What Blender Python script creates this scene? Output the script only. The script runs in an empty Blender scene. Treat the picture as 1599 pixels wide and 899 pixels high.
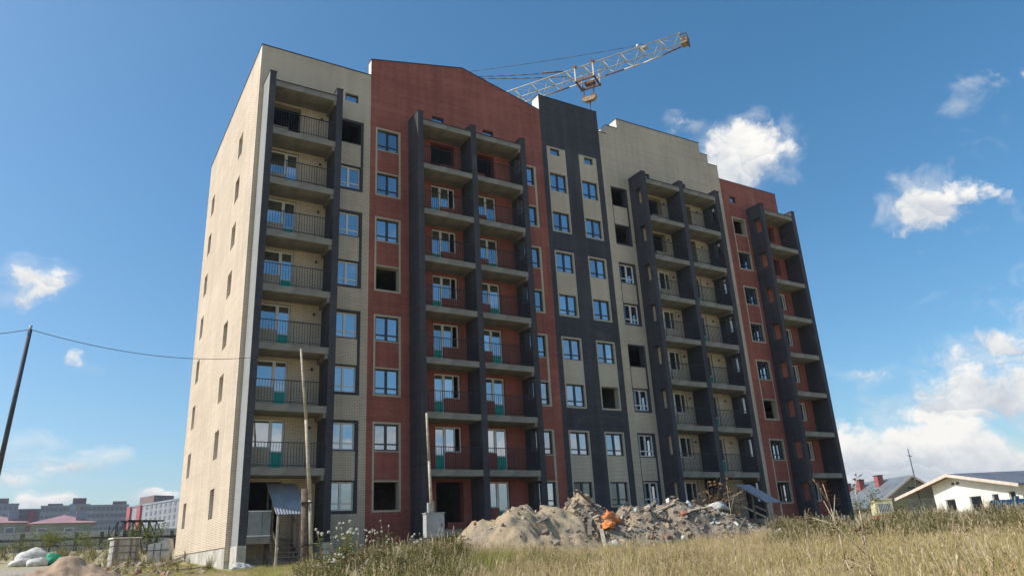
import bpy, bmesh, math, random
import numpy as np
from mathutils import Vector, Matrix, Euler, noise as mnoise

random.seed(11)
rng = np.random.default_rng(11)
scene = bpy.context.scene
COL = scene.collection

# ------------------------------------------------------------------ camera
# eye at the origin, x along the street front of the block, y into it, z up
CR = np.array([[0.85828125, -0.51055857, -0.05179997],
               [0.13048501, 0.31474041, -0.94016602],
               [0.49631337, 0.80016774, 0.33675603]])
FPX = 1152.52
cam_d = bpy.data.cameras.new("camera")
cam = bpy.data.objects.new("camera", cam_d)
COL.objects.link(cam)
cam_d.sensor_width = 36.0
cam_d.lens = FPX / 1599.0 * 36.0
cam_d.clip_start = 0.1
cam_d.clip_end = 6000.0
cam.matrix_world = Matrix(((CR[0][0], -CR[1][0], -CR[2][0], 0),
                           (CR[0][1], -CR[1][1], -CR[2][1], 0),
                           (CR[0][2], -CR[1][2], -CR[2][2], 0),
                           (0, 0, 0, 1)))
scene.camera = cam


def ray(u, v):
    """world direction of a photograph pixel"""
    return CR.T @ np.array([u - 799.5, v - 449.5, FPX])


def on_y(u, v, y):
    r = ray(u, v)
    return Vector(r * (y / r[1]))


def at_r(u, v, dist):
    r = ray(u, v)
    return Vector(r * (dist / math.hypot(r[0], r[1])))


# ------------------------------------------------------------------ light
SUN_EL = math.radians(43.0)
SUN_AZ = (-0.953, 0.303)                 # from the left, slightly behind the front
SUN_DIR = Vector((SUN_AZ[0] * math.cos(SUN_EL), SUN_AZ[1] * math.cos(SUN_EL), math.sin(SUN_EL))).normalized()
sun_d = bpy.data.lights.new("sun", 'SUN')
sun_d.energy = 2.2
sun_d.angle = math.radians(0.53)
sun_d.color = (1.0, 0.955, 0.89)
sun = bpy.data.objects.new("sun", sun_d)
COL.objects.link(sun)
sun.rotation_euler = (-SUN_DIR).to_track_quat('-Z', 'Y').to_euler()

scene.view_settings.view_transform = 'Standard'
scene.view_settings.look = 'None'
scene.view_settings.exposure = 1.1
scene.view_settings.gamma = 1.0
scene.view_settings.use_curve_mapping = False
scene.cycles.max_bounces = 6
scene.cycles.diffuse_bounces = 3
scene.cycles.glossy_bounces = 3
scene.cycles.transparent_max_bounces = 8
scene.cycles.use_denoising = True
scene.cycles.sample_clamp_indirect = 6.0


class NT:
    """small helper for node trees"""
    def __init__(s, tree):
        s.t = tree
        s.t.nodes.clear()

    def n(s, kind, **kw):
        nd = s.t.nodes.new(kind)
        for k, v in kw.items():
            setattr(nd, k, v)
        return nd

    def l(s, a, b):
        s.t.links.new(a, b)

    def val(s, sock, x):
        if isinstance(x, bpy.types.NodeSocket):
            s.l(x, sock)
        else:
            sock.default_value = x

    def m(s, op, a, b=None, c=None, clamp=False):
        nd = s.n('ShaderNodeMath', operation=op)
        nd.use_clamp = clamp
        s.val(nd.inputs[0], a)
        if b is not None:
            s.val(nd.inputs[1], b)
        if c is not None:
            s.val(nd.inputs[2], c)
        return nd.outputs[0]

    def vm(s, op, a, b=None):
        nd = s.n('ShaderNodeVectorMath', operation=op)
        s.val(nd.inputs[0], a)
        if b is not None:
            s.val(nd.inputs[1], b)
        return nd.outputs['Value'] if op in ('DOT_PRODUCT', 'LENGTH') else nd.outputs[0]

    def step(s, x, lo, hi, a=0.0, b=1.0):
        nd = s.n('ShaderNodeMapRange', interpolation_type='SMOOTHSTEP')
        s.val(nd.inputs[0], x)
        nd.inputs[1].default_value = lo
        nd.inputs[2].default_value = hi
        nd.inputs[3].default_value = a
        nd.inputs[4].default_value = b
        return nd.outputs[0]

    def noise(s, vec, scale, detail=4.0, rough=0.55, dist=0.0):
        nd = s.n('ShaderNodeTexNoise')
        if vec is not None:
            s.l(vec, nd.inputs['Vector'])
        nd.inputs['Scale'].default_value = scale
        nd.inputs['Detail'].default_value = detail
        nd.inputs['Roughness'].default_value = rough
        nd.inputs['Distortion'].default_value = dist
        return nd

    def mix(s, f, a, b, blend='MIX'):
        nd = s.n('ShaderNodeMix', data_type='RGBA', blend_type=blend)
        s.val(nd.inputs[0], f)
        for sock, x in ((nd.inputs[6], a), (nd.inputs[7], b)):
            if isinstance(x, (tuple, list)):
                sock.default_value = (*x[:3], 1)
            else:
                s.l(x, sock)
        return nd.outputs[2]


world = bpy.data.worlds.new("World")
scene.world = world
world.use_nodes = True
W = NT(world.node_tree)
sky = W.n('ShaderNodeTexSky', sky_type='NISHITA')
sky.sun_disc = False
sky.sun_elevation = SUN_EL
sky.sun_rotation = math.atan2(SUN_AZ[0], SUN_AZ[1])
sky.altitude = 100.0
sky.air_density = 1.0
sky.dust_density = 2.0
sky.ozone_density = 3.0
tc = W.n('ShaderNodeTexCoord')
D = W.vm('NORMALIZE', tc.outputs['Generated'])
wob = W.n('ShaderNodeTexNoise')
W.l(D, wob.inputs['Vector'])
wob.inputs['Scale'].default_value = 18.0
wob.inputs['Detail'].default_value = 5.0
off = W.vm('SUBTRACT', wob.outputs['Color'], (0.5, 0.5, 0.5))
sc_ = W.n('ShaderNodeVectorMath', operation='SCALE')
W.l(off, sc_.inputs[0])
sc_.inputs['Scale'].default_value = 0.06
DW = W.vm('ADD', D, sc_.outputs[0])
# cumulus seen from here: centre pixel, half width, half height, solidity
CLOUDS = [(1165, 240, 72, 54, 1.15), (1205, 234, 44, 34, .85), (1208, 270, 44, 22, .5), (1062, 202, 34, 18, .32), (1440, 318, 64, 42, 1.05),
          (1490, 302, 50, 28, .8), (1545, 296, 40, 20, .2), (1495, 150, 60, 36, -.12), (1540, 125, 48, 24, -.12), (1594, 108, 22, 16, .4), (46, 440, 60, 36, .95), (84, 424, 30, 20, .5),
          (112, 720, 52, 18, .8), (148, 714, 42, 18, .8), (22, 748, 48, 18, .9), (70, 786, 60, 16, .95), (122, 556, 24, 14, .1), (152, 570, 30, 14, .15), (1566, 538, 76, 24, .85),
          (1500, 712, 230, 54, 1.35), (1430, 700, 180, 40, 1.0), (1580, 612, 140, 46, 1.2), (1350, 720, 120, 46, 1.4), (1450, 770, 260, 26, 1.6), (235, 778, 70, 12, .8),
          (1370, 588, 90, 26, .22), (30, 700, 70, 30, .2), (1580, 300, 24, 16, .15), (300, 800, 120, 14, .5)]
tot = None
low = None
for (u, v, hw, hh, sol) in CLOUDS:
    nrm = lambda a: a / np.linalg.norm(a)
    c = nrm(ray(u, v))
    U = (nrm(ray(u + hw, v)) - nrm(ray(u - hw, v))) / 2
    V = (nrm(ray(u, v - hh)) - nrm(ray(u, v + hh))) / 2
    q = W.vm('SUBTRACT', DW, tuple(c))
    a = W.vm('DOT_PRODUCT', q, tuple(U / np.dot(U, U)))
    b = W.vm('DOT_PRODUCT', q, tuple(V / np.dot(V, V)))
    r2 = W.m('ADD', W.m('MULTIPLY', a, a), W.m('MULTIPLY', b, b))
    e = W.m('SUBTRACT', sol, r2)
    tot = e if tot is None else W.m('MAXIMUM', tot, e)
    bb = W.m('MULTIPLY', W.m('LESS_THAN', r2, 1.6), b)
    low = bb if low is None else W.m('ADD', low, bb)
sep = W.n('ShaderNodeSeparateXYZ')
W.l(D, sep.inputs[0])
el = W.m('ARCSINE', sep.outputs[2])
# a bank of fair-weather cloud low round the whole horizon, thinning upwards
den = W.m('ADD', W.m('MAXIMUM', sep.outputs[2], 0.0), 0.10)
cx = W.n('ShaderNodeCombineXYZ')
W.l(W.m('DIVIDE', sep.outputs[0], den), cx.inputs[0])
W.l(W.m('DIVIDE', sep.outputs[1], den), cx.inputs[1])
bank_n = W.noise(cx.outputs[0], 0.62, 7.0, 0.58)
bank = W.m('MULTIPLY', W.m('SUBTRACT', bank_n.outputs[0], W.step(el, 0.10, 0.38, 0.36, 0.72)), 4.2)
# the bank opens on the left of the block and above it (the part of the sky in view)
vleft = W.vm('DOT_PRODUCT', D, tuple(ray(420, 560) / np.linalg.norm(ray(420, 560))))
bank = W.m('SUBTRACT', bank, W.step(vleft, 0.62, 0.86, 0.0, 2.6))
puff = W.noise(DW, 11.0, 10.0, 0.66)
puff2 = W.noise(D, 46.0, 6.0, 0.65)
wisp_map = W.n('ShaderNodeMapping')
W.l(D, wisp_map.inputs[0])
wisp_map.inputs['Rotation'].default_value = (0.4, 0.5, 0.3)
wisp_map.inputs['Scale'].default_value = (9.0, 26.0, 30.0)
wisp = W.noise(wisp_map.outputs[0], 1.0, 6.0, 0.6, 0.8)
pn = W.m('ADD', W.m('MULTIPLY', W.m('SUBTRACT', puff.outputs[0], 0.5), 3.3),
         W.m('MULTIPLY', W.m('SUBTRACT', puff2.outputs[0], 0.5), 1.5))
core = W.m('MAXIMUM', W.m('MAXIMUM', tot, bank), -2.2)
dens = W.m('ADD', core, pn)
mask = W.step(dens, 0.0, 0.85)
thin = W.m('MULTIPLY', W.step(W.m('ADD', core, W.m('MULTIPLY', W.m('SUBTRACT', wisp.outputs[0], 0.5), 5.0)), -0.7, 1.5), 0.42)
mask = W.m('MAXIMUM', mask, thin)
shade = W.step(W.m('ADD', W.m('MULTIPLY', low, 0.42), W.m('ADD', W.m('MULTIPLY', W.m('SUBTRACT', puff.outputs[0], 0.5), 2.2), W.m('MULTIPLY', W.m('SUBTRACT', wisp.outputs[0], 0.5), 1.8))), -0.75, 0.75)
ccol = W.mix(shade, (0.58, 0.63, 0.70), (1.0, 0.98, 0.94))
bg1 = W.n('ShaderNodeBackground')
hsv = W.n('ShaderNodeHueSaturation')
hsv.inputs['Hue'].default_value = 0.489
hsv.inputs['Saturation'].default_value = 1.25
W.l(sky.outputs[0], hsv.inputs['Color'])
W.l(hsv.outputs[0], bg1.inputs[0])
bg1.inputs[1].default_value = 0.08
bg2 = W.n('ShaderNodeBackground')
W.l(ccol, bg2.inputs[0])
bg2.inputs[1].default_value = 0.47
mx = W.n('ShaderNodeMixShader')
W.l(mask, mx.inputs[0])
W.l(bg1.outputs[0], mx.inputs[1])
W.l(bg2.outputs[0], mx.inputs[2])
wo = W.n('ShaderNodeOutputWorld')
W.l(mx.outputs[0], wo.inputs[0])

# ------------------------------------------------------------------ materials
MATS = {}


def new_mat(name):
    m = bpy.data.materials.new(name)
    m.use_nodes = True
    t = NT(m.node_tree)
    out = t.n('ShaderNodeOutputMaterial')
    p = t.n('ShaderNodeBsdfPrincipled')
    t.l(p.outputs[0], out.inputs[0])
    MATS[name] = m
    return m, t, p, out


def plain(name, col, rough=0.8, var=0.18, scale=3.0, bump=0.0, bscale=30.0, metal=0.0, spec=0.3, col2=None, detail=5.0):
    m, t, p, out = new_mat(name)
    co = t.n('ShaderNodeTexCoord').outputs['Object']
    nz = t.noise(co, scale, detail, 0.6)
    c2 = col2 if col2 else tuple(c * (1 - var) * 0.9 for c in col)
    c1 = col if col2 else tuple(min(1, c * (1 + var * 0.6)) for c in col)
    f = t.step(nz.outputs[0], 0.3, 0.7)
    t.l(t.mix(f, c2, c1), p.inputs['Base Color'])
    p.inputs['Roughness'].default_value = rough
    p.inputs['Metallic'].default_value = metal
    p.inputs['Specular IOR Level'].default_value = spec
    if bump:
        b = t.n('ShaderNodeBump')
        b.inputs['Strength'].default_value = bump
        b.inputs['Distance'].default_value = 0.03
        t.l(t.noise(co, bscale, 4).outputs[0], b.inputs['Height'])
        t.l(b.outputs[0], p.inputs['Normal'])
    return m


def brick(name, c1, c2, mortar, msize=0.008, stain=0.25, splotch=None):
    m, t, p, out = new_mat(name)
    co = t.n('ShaderNodeTexCoord').outputs['Object']
    s = t.n('ShaderNodeSeparateXYZ')
    t.l(co, s.inputs[0])
    cv = t.n('ShaderNodeCombineXYZ')
    t.l(t.m('ADD', s.outputs[0], s.outputs[1]), cv.inputs[0])
    t.l(s.outputs[2], cv.inputs[1])
    bt = t.n('ShaderNodeTexBrick')
    t.l(cv.outputs[0], bt.inputs['Vector'])
    bt.inputs['Color1'].default_value = (*c1, 1)
    bt.inputs['Color2'].default_value = (*c2, 1)
    bt.inputs['Mortar'].default_value = (*mortar, 1)
    bt.inputs['Scale'].default_value = 1.0
    bt.inputs['Mortar Size'].default_value = msize
    bt.inputs['Mortar Smooth'].default_value = 0.2
    bt.inputs['Brick Width'].default_value = 0.26
    bt.inputs['Row Height'].default_value = 0.0775
    bt.inputs['Bias'].default_value = 0.0
    st = t.noise(co, 0.35, 6, 0.6)
    # streaks that run down the wall and single courses from another batch
    mp = t.n('ShaderNodeMapping')
    t.l(co, mp.inputs[0])
    mp.inputs['Scale'].default_value = (2.2, 2.2, 0.16)
    st2 = t.noise(mp.outputs[0], 1.0, 5, 0.6)
    mp3 = t.n('ShaderNodeMapping')
    t.l(co, mp3.inputs[0])
    mp3.inputs['Scale'].default_value = (0.12, 0.12, 3.0)
    st3 = t.noise(mp3.outputs[0], 1.0, 4, 0.7)
    f = t.m('ADD', t.m('ADD', t.m('MULTIPLY', st.outputs[0], 0.35), t.m('MULTIPLY', st2.outputs[0], 0.4)),
            t.m('MULTIPLY', st3.outputs[0], 0.25))
    k = t.step(f, 0.36, 0.64, 1 - stain, 1 + stain * 0.45)
    vec = t.n('ShaderNodeVectorMath', operation='SCALE')
    t.l(bt.outputs['Color'], vec.inputs[0])
    t.l(k, vec.inputs['Scale'])
    colr = vec.outputs[0]
    if splotch:
        # efflorescence: pale lime bloom in a few irregular patches
        sp = t.noise(co, 0.55, 5, 0.55, 0.6)
        colr = t.mix(t.step(sp.outputs[0], 0.60, 0.78, 0.0, 0.42), colr, splotch)
    t.l(colr, p.inputs['Base Color'])
    p.inputs['Roughness'].default_value = 0.85
    p.inputs['Specular IOR Level'].default_value = 0.25
    b = t.n('ShaderNodeBump')
    b.inputs['Strength'].default_value = 0.5
    b.inputs['Distance'].default_value = 0.006
    b.invert = True
    t.l(bt.outputs['Fac'], b.inputs['Height'])
    t.l(b.outputs[0], p.inputs['Normal'])
    return m


brick('beige_brick', (0.665, 0.555, 0.42), (0.60, 0.50, 0.375), (0.30, 0.245, 0.185), 0.011, 0.17)
brick('grey_brick', (0.26, 0.27, 0.26), (0.23, 0.24, 0.235), (0.32, 0.32, 0.31), 0.008, 0.12)
brick('white_brick', (0.72, 0.69, 0.64), (0.66, 0.63, 0.58), (0.5, 0.48, 0.45), 0.008, 0.08)
brick('cream_brick', (0.54, 0.47, 0.36), (0.50, 0.44, 0.33), (0.34, 0.30, 0.23), 0.007, 0.1)
brick('red_brick', (0.38, 0.122, 0.082), (0.315, 0.10, 0.07), (0.24, 0.10, 0.09), 0.008, 0.3, (0.40, 0.25, 0.22))
brick('dark_brick', (0.060, 0.059, 0.069), (0.044, 0.044, 0.055), (0.10, 0.098, 0.098), 0.009, 0.32, (0.13, 0.13, 0.14))
plain('concrete', (0.25, 0.228, 0.19), 0.9, 0.2, 1.6, 0.25, 40)
plain('plinth_concrete', (0.47, 0.445, 0.385), 0.9, 0.22, 1.6, 0.25, 30)
plain('grey_concrete', (0.36, 0.35, 0.32), 0.9, 0.3, 1.1, 0.25, 25)
plain('interior', (0.16, 0.15, 0.135), 0.95, 0.3, 0.8)
plain('white_plastic', (0.72, 0.72, 0.70), 0.35, 0.06, 2.0, spec=0.5)
plain('dark_plastic', (0.03, 0.032, 0.038), 0.4, 0.15, 3.0, spec=0.5)
plain('teal_panel', (0.0, 0.40, 0.31), 0.5, 0.2, 2.0)
plain('black_steel', (0.025, 0.025, 0.028), 0.55, 0.2, 4.0)
plain('coping_metal', (0.09, 0.07, 0.065), 0.5, 0.2, 2.0, metal=0.3)
plain('roof_felt', (0.07, 0.07, 0.07), 0.95)
plain('galvanised', (0.34, 0.38, 0.42), 0.4, 0.15, 1.5, metal=0.25)
plain('old_wood', (0.22, 0.18, 0.14), 0.9, 0.35, 5.0, 0.3, 40)
plain('pale_wood', (0.50, 0.42, 0.31), 0.85, 0.25, 6.0, 0.25, 40)
plain('creosote_wood', (0.16, 0.12, 0.085), 0.95, 0.35, 6.0, 0.4, 30)
plain('grey_paint', (0.42, 0.43, 0.42), 0.55, 0.12, 2.5)
plain('pole_steel', (0.075, 0.085, 0.105), 0.7, 0.25, 3.0)
plain('crane_paint', (0.62, 0.60, 0.53), 0.6, 0.3, 1.5, col2=(0.46, 0.38, 0.27))
plain('crane_pale', (0.66, 0.63, 0.52), 0.6, 0.15, 3.0)
plain('crane_rust', (0.21, 0.11, 0.075), 0.75, 0.3, 3.0, col2=(0.11, 0.05, 0.04))
plain('crane_yellow', (0.40, 0.30, 0.16), 0.6, 0.25, 3.0, col2=(0.22, 0.13, 0.08))
plain('cable', (0.05, 0.05, 0.055), 0.6)
plain('milky_sheet', (0.23, 0.25, 0.245), 0.3, 0.22, 2.2, spec=0.5)
plain('orange_plastic', (0.75, 0.24, 0.07), 0.55, 0.25, 5.0, 0.3, 14)
plain('white_sack', (0.56, 0.55, 0.51), 0.6, 0.2, 5.0, 0.35, 14)
plain('green_sack', (0.03, 0.33, 0.19), 0.6, 0.25, 4.0, 0.3, 14)
plain('blue_paint', (0.05, 0.17, 0.27), 0.5, 0.25, 2.0)
plain('yellow_paint', (0.72, 0.65, 0.40), 0.6, 0.14, 2.0)
plain('red_paint', (0.50, 0.14, 0.08), 0.6, 0.2, 2.0)
plain('white_render', (0.80, 0.77, 0.69), 0.9, 0.06, 0.7)
plain('fascia', (0.66, 0.56, 0.47), 0.8, 0.12, 2.0)
plain('soffit_wood', (0.24, 0.14, 0.095), 0.85, 0.25, 3.0)
plain('slate_roof', (0.13, 0.135, 0.165), 0.6, 0.2, 0.6)
plain('steel_roof', (0.22, 0.24, 0.25), 0.45, 0.15, 0.5, metal=0.3)
plain('pink_roof', (0.44, 0.255, 0.26), 0.6, 0.14, 0.25)
plain('olive_wall', (0.27, 0.25, 0.19), 0.9, 0.15, 0.6)
plain('green_wall', (0.30, 0.33, 0.29), 0.9, 0.15, 0.4)
plain('chimney_red', (0.30, 0.10, 0.09), 0.9, 0.2, 2.0)
plain('far_grey', (0.29, 0.315, 0.345), 0.9, 0.1, 0.12)
plain('far_pale', (0.44, 0.45, 0.44), 0.9, 0.1, 0.12)
plain('far_blue', (0.26, 0.29, 0.35), 0.9, 0.15, 0.12)
plain('far_ochre', (0.38, 0.31, 0.19), 0.9, 0.15, 0.12)
plain('far_brown', (0.22, 0.16, 0.15), 0.9, 0.15, 0.12)
plain('far_red', (0.42, 0.12, 0.13), 0.9, 0.15, 0.12)
plain('far_window', (0.18, 0.20, 0.24), 0.3, 0.2, 0.3)
plain('bark', (0.12, 0.10, 0.07), 0.95)
plain('bush_leaf', (0.07, 0.10, 0.03), 0.8, 0.45, 2.0)
plain('dead_leaf', (0.20, 0.115, 0.05), 0.85, 0.4, 5.0)


def glass(name, refl, tint):
    m = bpy.data.materials.new(name)
    m.use_nodes = True
    t = NT(m.node_tree)
    out = t.n('ShaderNodeOutputMaterial')
    d = t.n('ShaderNodeBsdfDiffuse')
    d.inputs[0].default_value = (0.012, 0.014, 0.018, 1)
    g = t.n('ShaderNodeBsdfGlossy')
    g.inputs[0].default_value = (*tint, 1)
    g.inputs['Roughness'].default_value = 0.015
    bp = t.n('ShaderNodeBump')                      # float-glass unevenness
    bp.inputs['Strength'].default_value = 0.05
    bp.inputs['Distance'].default_value = 0.02
    t.l(t.noise(t.n('ShaderNodeTexCoord').outputs['Object'], 2.2, 2).outputs[0], bp.inputs['Height'])
    t.l(bp.outputs[0], g.inputs['Normal'])
    fr = t.n('ShaderNodeFresnel')
    fr.inputs[0].default_value = 1.5
    oi = t.n('ShaderNodeObjectInfo')
    fac = t.m('ADD', t.m('ADD', refl - 0.12, t.m('MULTIPLY', oi.outputs['Random'], 0.22)), t.m('MULTIPLY', fr.outputs[0], 0.8), clamp=True)
    ms = t.n('ShaderNodeMixShader')
    t.l(fac, ms.inputs[0])
    t.l(d.outputs[0], ms.inputs[1])
    t.l(g.outputs[0], ms.inputs[2])
    t.l(ms.outputs[0], out.inputs[0])
    MATS[name] = m


glass('glass', 0.44, (0.86, 0.93, 1.0))
glass('old_glass', 0.14, (0.8, 0.9, 0.95))

# ------------------------------------------------------------------ mesh helpers


class MB:
    def __init__(s):
        s.v, s.f, s.mi, s.mats = [], [], [], []

    def mat(s, name):
        if name not in s.mats:
            s.mats.append(name)
        return s.mats.index(name)

    def quad(s, pts, mat):
        i = len(s.v)
        s.v += [tuple(p) for p in pts]
        s.f.append(tuple(range(i, i + len(pts))))
        s.mi.append(s.mat(mat))

    def box(s, x0, x1, y0, y1, z0, z1, mat):
        i = len(s.v)
        s.v += [(x0, y0, z0), (x1, y0, z0), (x1, y1, z0), (x0, y1, z0), (x0, y0, z1), (x1, y0, z1), (x1, y1, z1), (x0, y1, z1)]
        k = s.mat(mat)
        for q in ((0, 3, 2, 1), (4, 5, 6, 7), (0, 1, 5, 4), (1, 2, 6, 5), (2, 3, 7, 6), (3, 0, 4, 7)):
            s.f.append(tuple(i + a for a in q))
            s.mi.append(k)

    def obox(s, c, dims, rot, mat):
        """box of dims about centre c turned by a Matrix/Euler"""
        R = rot.to_matrix() if hasattr(rot, 'to_matrix') else rot
        i = len(s.v)
        hx, hy, hz = (d / 2 for d in dims)
        for z in (-hz, hz):
            for (x, y) in ((-hx, -hy), (hx, -hy), (hx, hy), (-hx, hy)):
                s.v.append(tuple(Vector(c) + R @ Vector((x, y, z))))
        k = s.mat(mat)
        for q in ((0, 3, 2, 1), (4, 5, 6, 7), (0, 1, 5, 4), (1, 2, 6, 5), (2, 3, 7, 6), (3, 0, 4, 7)):
            s.f.append(tuple(i + a for a in q))
            s.mi.append(k)

    def tube(s, p0, p1, r0, r1=None, n=6, mat=None, caps=True):
        r1 = r0 if r1 is None else r1
        p0, p1 = Vector(p0), Vector(p1)
        d = (p1 - p0).normalized()
        a = d.orthogonal().normalized()
        b = d.cross(a)
        i = len(s.v)
        for p, r in ((p0, r0), (p1, r1)):
            for k in range(n):
                t = 2 * math.pi * k / n
                s.v.append(tuple(p + a * (r * math.cos(t)) + b * (r * math.sin(t))))
        m = s.mat(mat)
        for k in range(n):
            j = (k + 1) % n
            s.f.append((i + k, i + j, i + n + j, i + n + k))
            s.mi.append(m)
        if caps:
            s.f.append(tuple(i + k for k in reversed(range(n))))
            s.mi.append(m)
            s.f.append(tuple(i + n + k for k in range(n)))
            s.mi.append(m)

    def path(s, pts, r, n=6, mat=None):
        for a, b in zip(pts[:-1], pts[1:]):
            s.tube(a, b, r, r, n, mat)

    def prism(s, prof, y0, y1, mat, left=None):
        """profile of (x,z) points, counter-clockwise from -y, extruded along y"""
        n = len(prof)
        i = len(s.v)
        for y in (y0, y1):
            s.v += [(x, y, z) for x, z in prof]
        k = s.mat(mat)
        s.f.append(tuple(range(i, i + n)))
        s.mi.append(k)
        s.f.append(tuple(i + n + a for a in reversed(range(n))))
        s.mi.append(k)
        for a in range(n):
            b = (a + 1) % n
            s.f.append((i + b, i + a, i + n + a, i + n + b))
            s.mi.append(s.mat(left) if left and abs(prof[a][0] - prof[b][0]) < 1e-6 and prof[a][1] > prof[b][1] else k)

    def mesh(s, name, smooth=False):
        me = bpy.data.meshes.new(name)
        me.from_pydata(s.v, [], s.f)
        for m in s.mats:
            me.materials.append(MATS[m])
        me.polygons.foreach_set('material_index', s.mi)
        if smooth:
            me.polygons.foreach_set('use_smooth', [True] * len(s.f))
        me.update()
        return me

    def build(s, name, parent=None, smooth=False, loc=None):
        return link(name, s.mesh(name, smooth), parent, loc)


def link(name, me, parent=None, loc=None, rot=None):
    o = bpy.data.objects.new(name, me)
    COL.objects.link(o)
    if parent is not None:
        o.parent = parent
    if loc is not None:
        o.location = loc
    if rot is not None:
        o.rotation_euler = rot
    return o


def empty(name, loc=(0, 0, 0), rz=0.0):
    o = bpy.data.objects.new(name, None)
    o.empty_display_size = 0.2
    COL.objects.link(o)
    o.location = loc
    o.rotation_euler = (0, 0, rz)
    return o


def tag(o, label=None, cat=None, group=None, kind=None):
    if label:
        o['label'] = label
    if cat:
        o['category'] = cat
    if group:
        o['group'] = group
    if kind:
        o['kind'] = kind
    return o


# ------------------------------------------------------------------ ground
GR = [(0, -1.55), (8, -1.15), (15, -0.82), (22, -0.48), (30, -0.22), (36, -0.02), (45, 0.42), (55, 0.9), (80, 2.2), (110, 2.9), (200, 4.0), (600, 7.0), (4000, 9.0)]


def ground_z(x, y):
    r = math.hypot(x, y)
    z = np.interp(r, [a for a, b in GR], [b for a, b in GR])
    az = math.degrees(math.atan2(x, y))        # 0 = straight into the block's depth, 90 = along its front
    if r > 36 and az > 30:
        k = min(1, (az - 30) / 25)
        z = z + (0.35 * (z + 0.02) - 0.0 - z) * k if z > -0.02 else z
    if az > 38:
        z -= 0.36 * min(1, (az - 38) / 16) * float(np.interp(r, [4, 14, 25, 36], [0, 1, 0.75, 0.1]))
    # low bank under the thistles
    d = math.hypot((x - 8.6) / 3.6, (y - 17.5) / 2.6)
    z += 0.38 * max(0, 1 - d * d) if d < 1 else 0
    z += 0.07 * mnoise.noise((x * 0.35, y * 0.35, 3.1)) * min(1, 80 / (r + 20))
    return float(z)


def axis(lo, hi, near_lo, near_hi, step):
    a = list(np.arange(near_lo, near_hi + 1e-6, step))
    s, x = step, near_hi
    while x < hi:
        s *= 1.35
        x += s
        a.append(x)
    s, x = step, near_lo
    while x > lo:
        s *= 1.35
        x -= s
        a.insert(0, x)
    return a


gx = axis(-2500, 3000, -8, 46, 0.8)
gy = axis(-300, 3500, -2, 60, 0.8)
gv = [(x, y, ground_z(x, y)) for y in gy for x in gx]
nx = len(gx)
gf = [(j * nx + i, j * nx + i + 1, (j + 1) * nx + i + 1, (j + 1) * nx + i) for j in range(len(gy) - 1) for i in range(nx - 1)]
gme = bpy.data.meshes.new('ground')
gme.from_pydata(gv, [], gf)
gme.polygons.foreach_set('use_smooth', [True] * len(gf))
ground = link('ground', gme)
tag(ground, kind='structure')
m, t, p, out = new_mat('ground_soil')
co = t.n('ShaderNodeTexCoord').outputs['Object']
n1 = t.noise(co, 0.45, 7, 0.65)
n2 = t.noise(co, 6.0, 6, 0.7)
c = t.mix(t.step(n1.outputs[0], 0.38, 0.62), (0.40, 0.33, 0.19), (0.28, 0.27, 0.115))
# trodden gravel where the site traffic turns on the left
s3 = t.n('ShaderNodeSeparateXYZ')
t.l(co, s3.inputs[0])
gmask = t.m('MULTIPLY', t.step(t.m('ADD', s3.outputs[0], t.m('MULTIPLY', t.m('SUBTRACT', n1.outputs[0], 0.5), 6)), 6.0, 2.0),
            t.m('MULTIPLY', t.step(s3.outputs[1], 26, 30), t.step(t.m('ADD', s3.outputs[1], t.m('MULTIPLY', n1.outputs[0], 8)), 54, 49)))
c = t.mix(gmask, c, t.mix(n2.outputs[0], (0.20, 0.185, 0.165), (0.40, 0.375, 0.335)))
c = t.mix(t.m('MULTIPLY', n2.outputs[0], 0.5), c, (0.36, 0.29, 0.17))
t.l(c, p.inputs['Base Color'])
p.inputs['Roughness'].default_value = 0.95
bp = t.n('ShaderNodeBump')
bp.inputs['Strength'].default_value = 0.6
bp.inputs['Distance'].default_value = 0.05
t.l(n2.outputs[0], bp.inputs['Height'])
t.l(bp.outputs[0], p.inputs['Normal'])
gme.materials.append(m)
# ------------------------------------------------------------------ the block of flats
FY, BY, BACK = 35.0, 33.6, 50.0             # front wall, balcony front, rear wall
X0, X1 = 6.57, 47.52
ROOF = 25.5
ZK = lambda k: 3.86 + 2.815 * (k - 2)        # middle of the balcony slab of storey k (k = 1 ground floor)
WB, WT = 1.21, 2.53                          # window sill and head above that

block = empty('apartment_building', (0, 0, 0))
tag(block, 'unfinished eight storey brick apartment block in beige, red and charcoal sections', 'building')

holes = []        # (x0, x1, z0, z1) in the front wall
zones = []        # (x0, x1, z0, z1, material)
units = []        # windows to hang afterwards
PAIRS = ((8, 7), (6, 5), (4, 3), (2, 1))


def win_col(x0, x1, style, missing=(), old=()):
    for k in range(1, 9):
        a = (x0, x1, ZK(k) + WB, ZK(k) + WT)
        holes.append(a)
        if k not in missing:
            units.append((a, style, 'left' if (x0 == 30.17 or (x0 == 41.95 and k % 2)) else k in old))


def trim_pairs(x0, x1, w0, w1, mat, inner, sill, head, top=None):
    """band round each pair of storeys, filled again between the two windows"""
    for hi, lo in PAIRS:
        zt = ZK(hi) + WT + head
        if top and hi == 8:
            zt = top
        zones.append((x0, x1, ZK(lo) + WB - sill, zt, mat))
        zones.append((w0, w1, ZK(lo) + WT + 0.07, ZK(hi) + WB - 0.06, inner))
        if top and hi == 8:
            zones.append((w0, w1, ZK(hi) + WT + 0.07, top - 0.1, inner))


sections = [('A', X0, 12.80, 'beige_brick'), ('B', 12.80, 24.62, 'red_brick'), ('C', 24.62, 29.55, 'dark_brick'),
            ('D', 29.55, 41.15, 'beige_brick'), ('E', 41.15, X1, 'red_brick')]
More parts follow.
